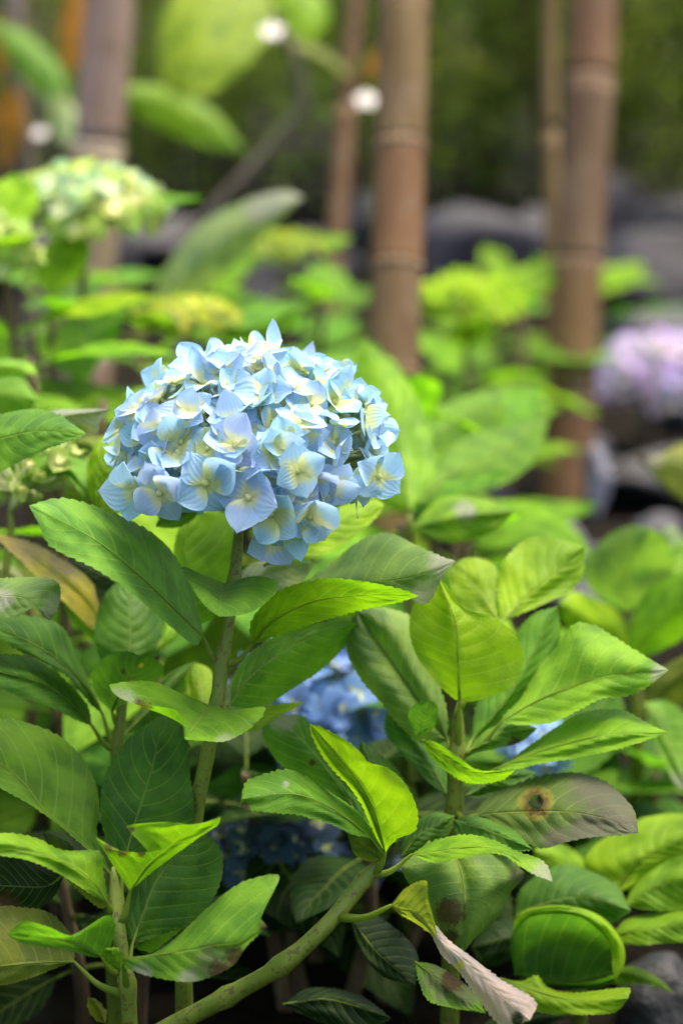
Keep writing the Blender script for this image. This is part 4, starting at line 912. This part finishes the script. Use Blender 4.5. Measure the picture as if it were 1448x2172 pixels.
LB = 'dark basalt rock lying in the row of rocks before the hedge'
rock('big bluish basalt rock seen between the two bamboo poles', 1020, 520, 4.3, 0.17, 0.15, 0.13, 1, (1.0, 1.0, 1.2))
for i, (x, d, s, h) in enumerate([(905, 4.6, .13, .16), (1130, 4.5, .12, .18), (1400, 4.2, .20, .22), (1300, 4.9, .16, .19), (780, 4.7, .15, .17), (620, 4.4, .17, .15), (480, 4.3, .15, .16), (350, 4.6, .16, .16), (210, 4.5, .15, .15), (90, 4.7, .16, .16), (-20, 4.4, .15, .17), (1480, 4.6, .2, .24), (560, 3.9, .12, .10)]):
    rock(LB, x, 500, d, s * 0.8, s * 0.7, h * 0.62, 20 + i, (0.75, 0.75, 0.85), GR, rot=i * 1.3)
rock('glossy dark slab lying flat behind the bamboo pole foot', 1395, 640, 3.75, 0.14, 0.12, 0.06, 41, (0.9, 0.95, 1.15))
rock('grey creased rock slab leaning beside the bamboo pole foot', 1120, 1100, 2.62, 0.055, 0.09, 0.04, 42, (3.2, 3.2, 3.4), rot=0.5)
rock('small pale grey stone propped against the bamboo pole foot', 1265, 960, 2.80, 0.022, 0.022, 0.05, 43, (8, 8, 8.6), sink=0.2)
rock('broad grey rock slab in front of the bamboo pole, low and flat', 1330, 1110, 2.50, 0.11, 0.06, 0.028, 44, (2.4, 2.4, 2.6), rot=-0.2)
rock('black rock below the lilac head', 1400, 960, 2.86, 0.10, 0.06, 0.045, 45, (0.8, 0.8, 0.85), rot=0.4)
rock('greyish rock at the picture\'s low right corner under the lime leaves', 1430, 2150, 1.52, 0.04, 0.04, 0.035, 46, (1.2, 1.2, 1.35))
rng = random.Random(77)
PEB = 'fist-sized black stone lying on the soil around the bamboo pole foot'
for i in range(16):
    rock(PEB, rng.uniform(980, 1500), 1000, rng.uniform(2.35, 3.3), *(rng.uniform(.025, .05) for _ in range(2)), rng.uniform(.018, .035), 60 + i, (1.3, 1.3, 1.45), 'black stones around the pole foot', rot=rng.uniform(0, 6))

# ================================================================== small white flowers on thin stalks
def white_flower(label, x, y, d, s):
    p = P(x, y, d)
    root = tag(empty('white_flower', (p.x, p.y + 0.02, 0)), label, 'flower')
    path = catmull([p, p.lerp(Vector((p.x, p.y + 0.02, 0)), 0.5) + Vector((0.01, 0, 0)), Vector((p.x, p.y + 0.02, -0.02))], 14)
    vs, fs = tube_data(path, 0.0016, 6); part_keep(mesh_obj('stem', vs, fs, M_STEM), root)
    for k in range(5):
        a = k * 2 * math.pi / 5
        vs = []
        for (t, wd, z) in ((0, .12, 0), (.35, .34, .05), (.7, .38, .06), (1.0, .12, 0)):
            for sgn in (-1, 0, 1):
                q = Vector((wd * sgn, 0.12 + t, z + abs(sgn) * 0.06)) * s
                q = Matrix.Rotation(a, 3, 'Z') @ q
                q = Matrix.Rotation(R(38), 3, 'X') @ q
                vs.append(p + q)
        fs = [(i * 3 + j, i * 3 + j + 1, i * 3 + j + 4, i * 3 + j + 3) for i in range(3) for j in range(2)]
        part_keep(mesh_obj('petal', vs, fs, M_WHITE), root)
white_flower('small white flower beside the weathered bamboo pole', 776, 212, 3.0, 0.014)
white_flower('small white flower under the big hanging lime leaf', 577, 66, 2.9, 0.014)
white_flower('small creamy white flower by the grey streaked pole', 86, 282, 3.0, 0.010)

# ================================================================== hedge and trees closing the view
def shrub(label, x, d, w_, h_, n, col, seed, ls=0.045, group='shrubs of the hedge'):
    rnd = random.Random(seed)
    c = P(x, 300, d); base = Vector((c.x, c.y, 0))
    root = tag(empty('hedge_shrub', base), label, 'shrub', group)
    for k in range(6):
        a = rnd.uniform(0, 6.28); tp = base + Vector((math.cos(a) * w_ * 0.6, math.sin(a) * w_ * 0.4, h_ * rnd.uniform(0.6, 0.9)))
        path = catmull([base + Vector((math.cos(a) * .04, math.sin(a) * .04, -0.03)), base.lerp(tp, 0.5) + Vector((rnd.uniform(-.05, .05), 0, .05)), tp], 9)
        vs, fs = tube_data(path, [0.014 * (1 - 0.8 * i / 8) for i in range(9)], 6)
        part_keep(mesh_obj('branch', vs, fs, M_WOOD), root)
    vs, fs, uvs, wr = [], [], [], []
    clumps = [(Vector((rnd.uniform(-1, 1) * w_, rnd.uniform(-.6, .6) * w_, h_ * rnd.uniform(0.12, 0.95))), rnd.uniform(0.10, 0.22)) for _ in range(26)]
    for i in range(n):
        cc, cr = rnd.choice(clumps)
        p = base + cc + Vector((rnd.gauss(0, .5), rnd.gauss(0, .5), rnd.gauss(0, .5))) * cr
        if p.z < 0.01: p.z = abs(p.z) + 0.02
        s = ls * rnd.uniform(0.6, 1.3)
        m = Matrix.Rotation(rnd.uniform(0, 6.28), 3, 'Z') @ Matrix.Rotation(rnd.gauss(0, .6), 3, 'X') @ Matrix.Rotation(rnd.gauss(0, .5), 3, 'Y')
        b = len(vs)
        for (q, uv) in (((0, 0, 0), (0, .5)), ((.24, .4, .05), (.4, 1)), ((0, .45, 0), (.45, .5)), ((-.24, .4, .05), (.4, 0)), ((0, 1, -.06), (1, .5))):
            vs.append(p + m @ (Vector(q) * s)); uvs.append(uv); wr.append((0, 0, 0, 0))
        fs += [(b, b + 1, b + 2), (b, b + 2, b + 3), (b + 2, b + 1, b + 4), (b + 2, b + 4, b + 3)]
    o = leaf_object('foliage', vs, fs, uvs, wr, M_FOL, col); o['kind'] = 'stuff'
    part_keep(o, root)
SH = 'dense dark green shrub in the hedge behind the rocks'
for i, (x, d, h_) in enumerate([(-100, 5.6, 1.1), (200, 5.3, 1.0), (480, 5.8, 1.2), (760, 5.4, 1.1), (1000, 5.7, 1.2), (1230, 5.3, 1.0), (1480, 5.6, 1.2), (1650, 5.2, 1.1), (340, 6.6, 1.4), (880, 6.6, 1.4), (1360, 6.6, 1.4), (-420, 5.5, 1.2), (-760, 5.2, 1.2), (-1100, 4.8, 1.2), (1950, 5.3, 1.2), (2280, 5.0, 1.2)]):
    shrub(SH, x, d, 0.42, h_, 2600, tint((0.16, 0.215, 0.05), 0.2), 200 + i)

# ================================================================== unseen bushes added around the view to shade the lower plants
def shade_bush(x, y, h_, seed, pairs=5, size=0.13):
    rnd = random.Random(seed)
    pl = tag(empty('hydrangea_plant', (x, y, 0)), 'unseen leafy hydrangea added to shade the lower plants', 'hydrangea', 'unseen hydrangeas added for shade')
    for k in range(4):
        a = k * 1.57 + rnd.uniform(-.4, .4); t = Vector((x + 0.09 * math.cos(a), y + 0.09 * math.sin(a), h_ * rnd.uniform(0.8, 1.0)))
        foot = Vector((x + 0.02 * math.cos(a), y + 0.02 * math.sin(a), -0.02)); path = catmull([t, foot.lerp(t, 0.5) + Vector((0.01, 0, 0)), foot], 12)
        vs, fs = tube_data(path, [0.003 + 0.003 * i / 11 for i in range(12)], 7)
        part_keep(mesh_obj('stem', vs, fs, M_STEM), pl)
        for q in range(pairs):
            f = (q + 0.1) / pairs * 9; i = int(f); p = path[i].lerp(path[i + 1], f - i)
            for hh in (0, 1):
                put_leaf(pl, p, q * 1.57 + a + hh * math.pi + rnd.uniform(-.3, .3), R(rnd.uniform(-5, 30) - 7 * q), size * rnd.uniform(0.8, 1.15), rnd.choice(('frsh', 'mid', 'dark')), rnd.uniform(-.3, .3), rnd)
for i, (x, y, h_) in enumerate([(-0.42, 1.05, 0.55), (-0.46, 1.35, 0.55), (-0.5, 1.7, 0.5), (0.44, 1.02, 0.52), (0.47, 1.32, 0.5), (0.55, 1.62, 0.42), (-0.2, 0.72, 0.17), (0.0, 0.74, 0.14), (0.2, 0.72, 0.16), (-0.34, 0.62, 0.26), (0.34, 0.62, 0.24), (-0.1, 0.5, 0.22), (0.12, 0.48, 0.22)]):
    shade_bush(x, y, h_, 500 + i)
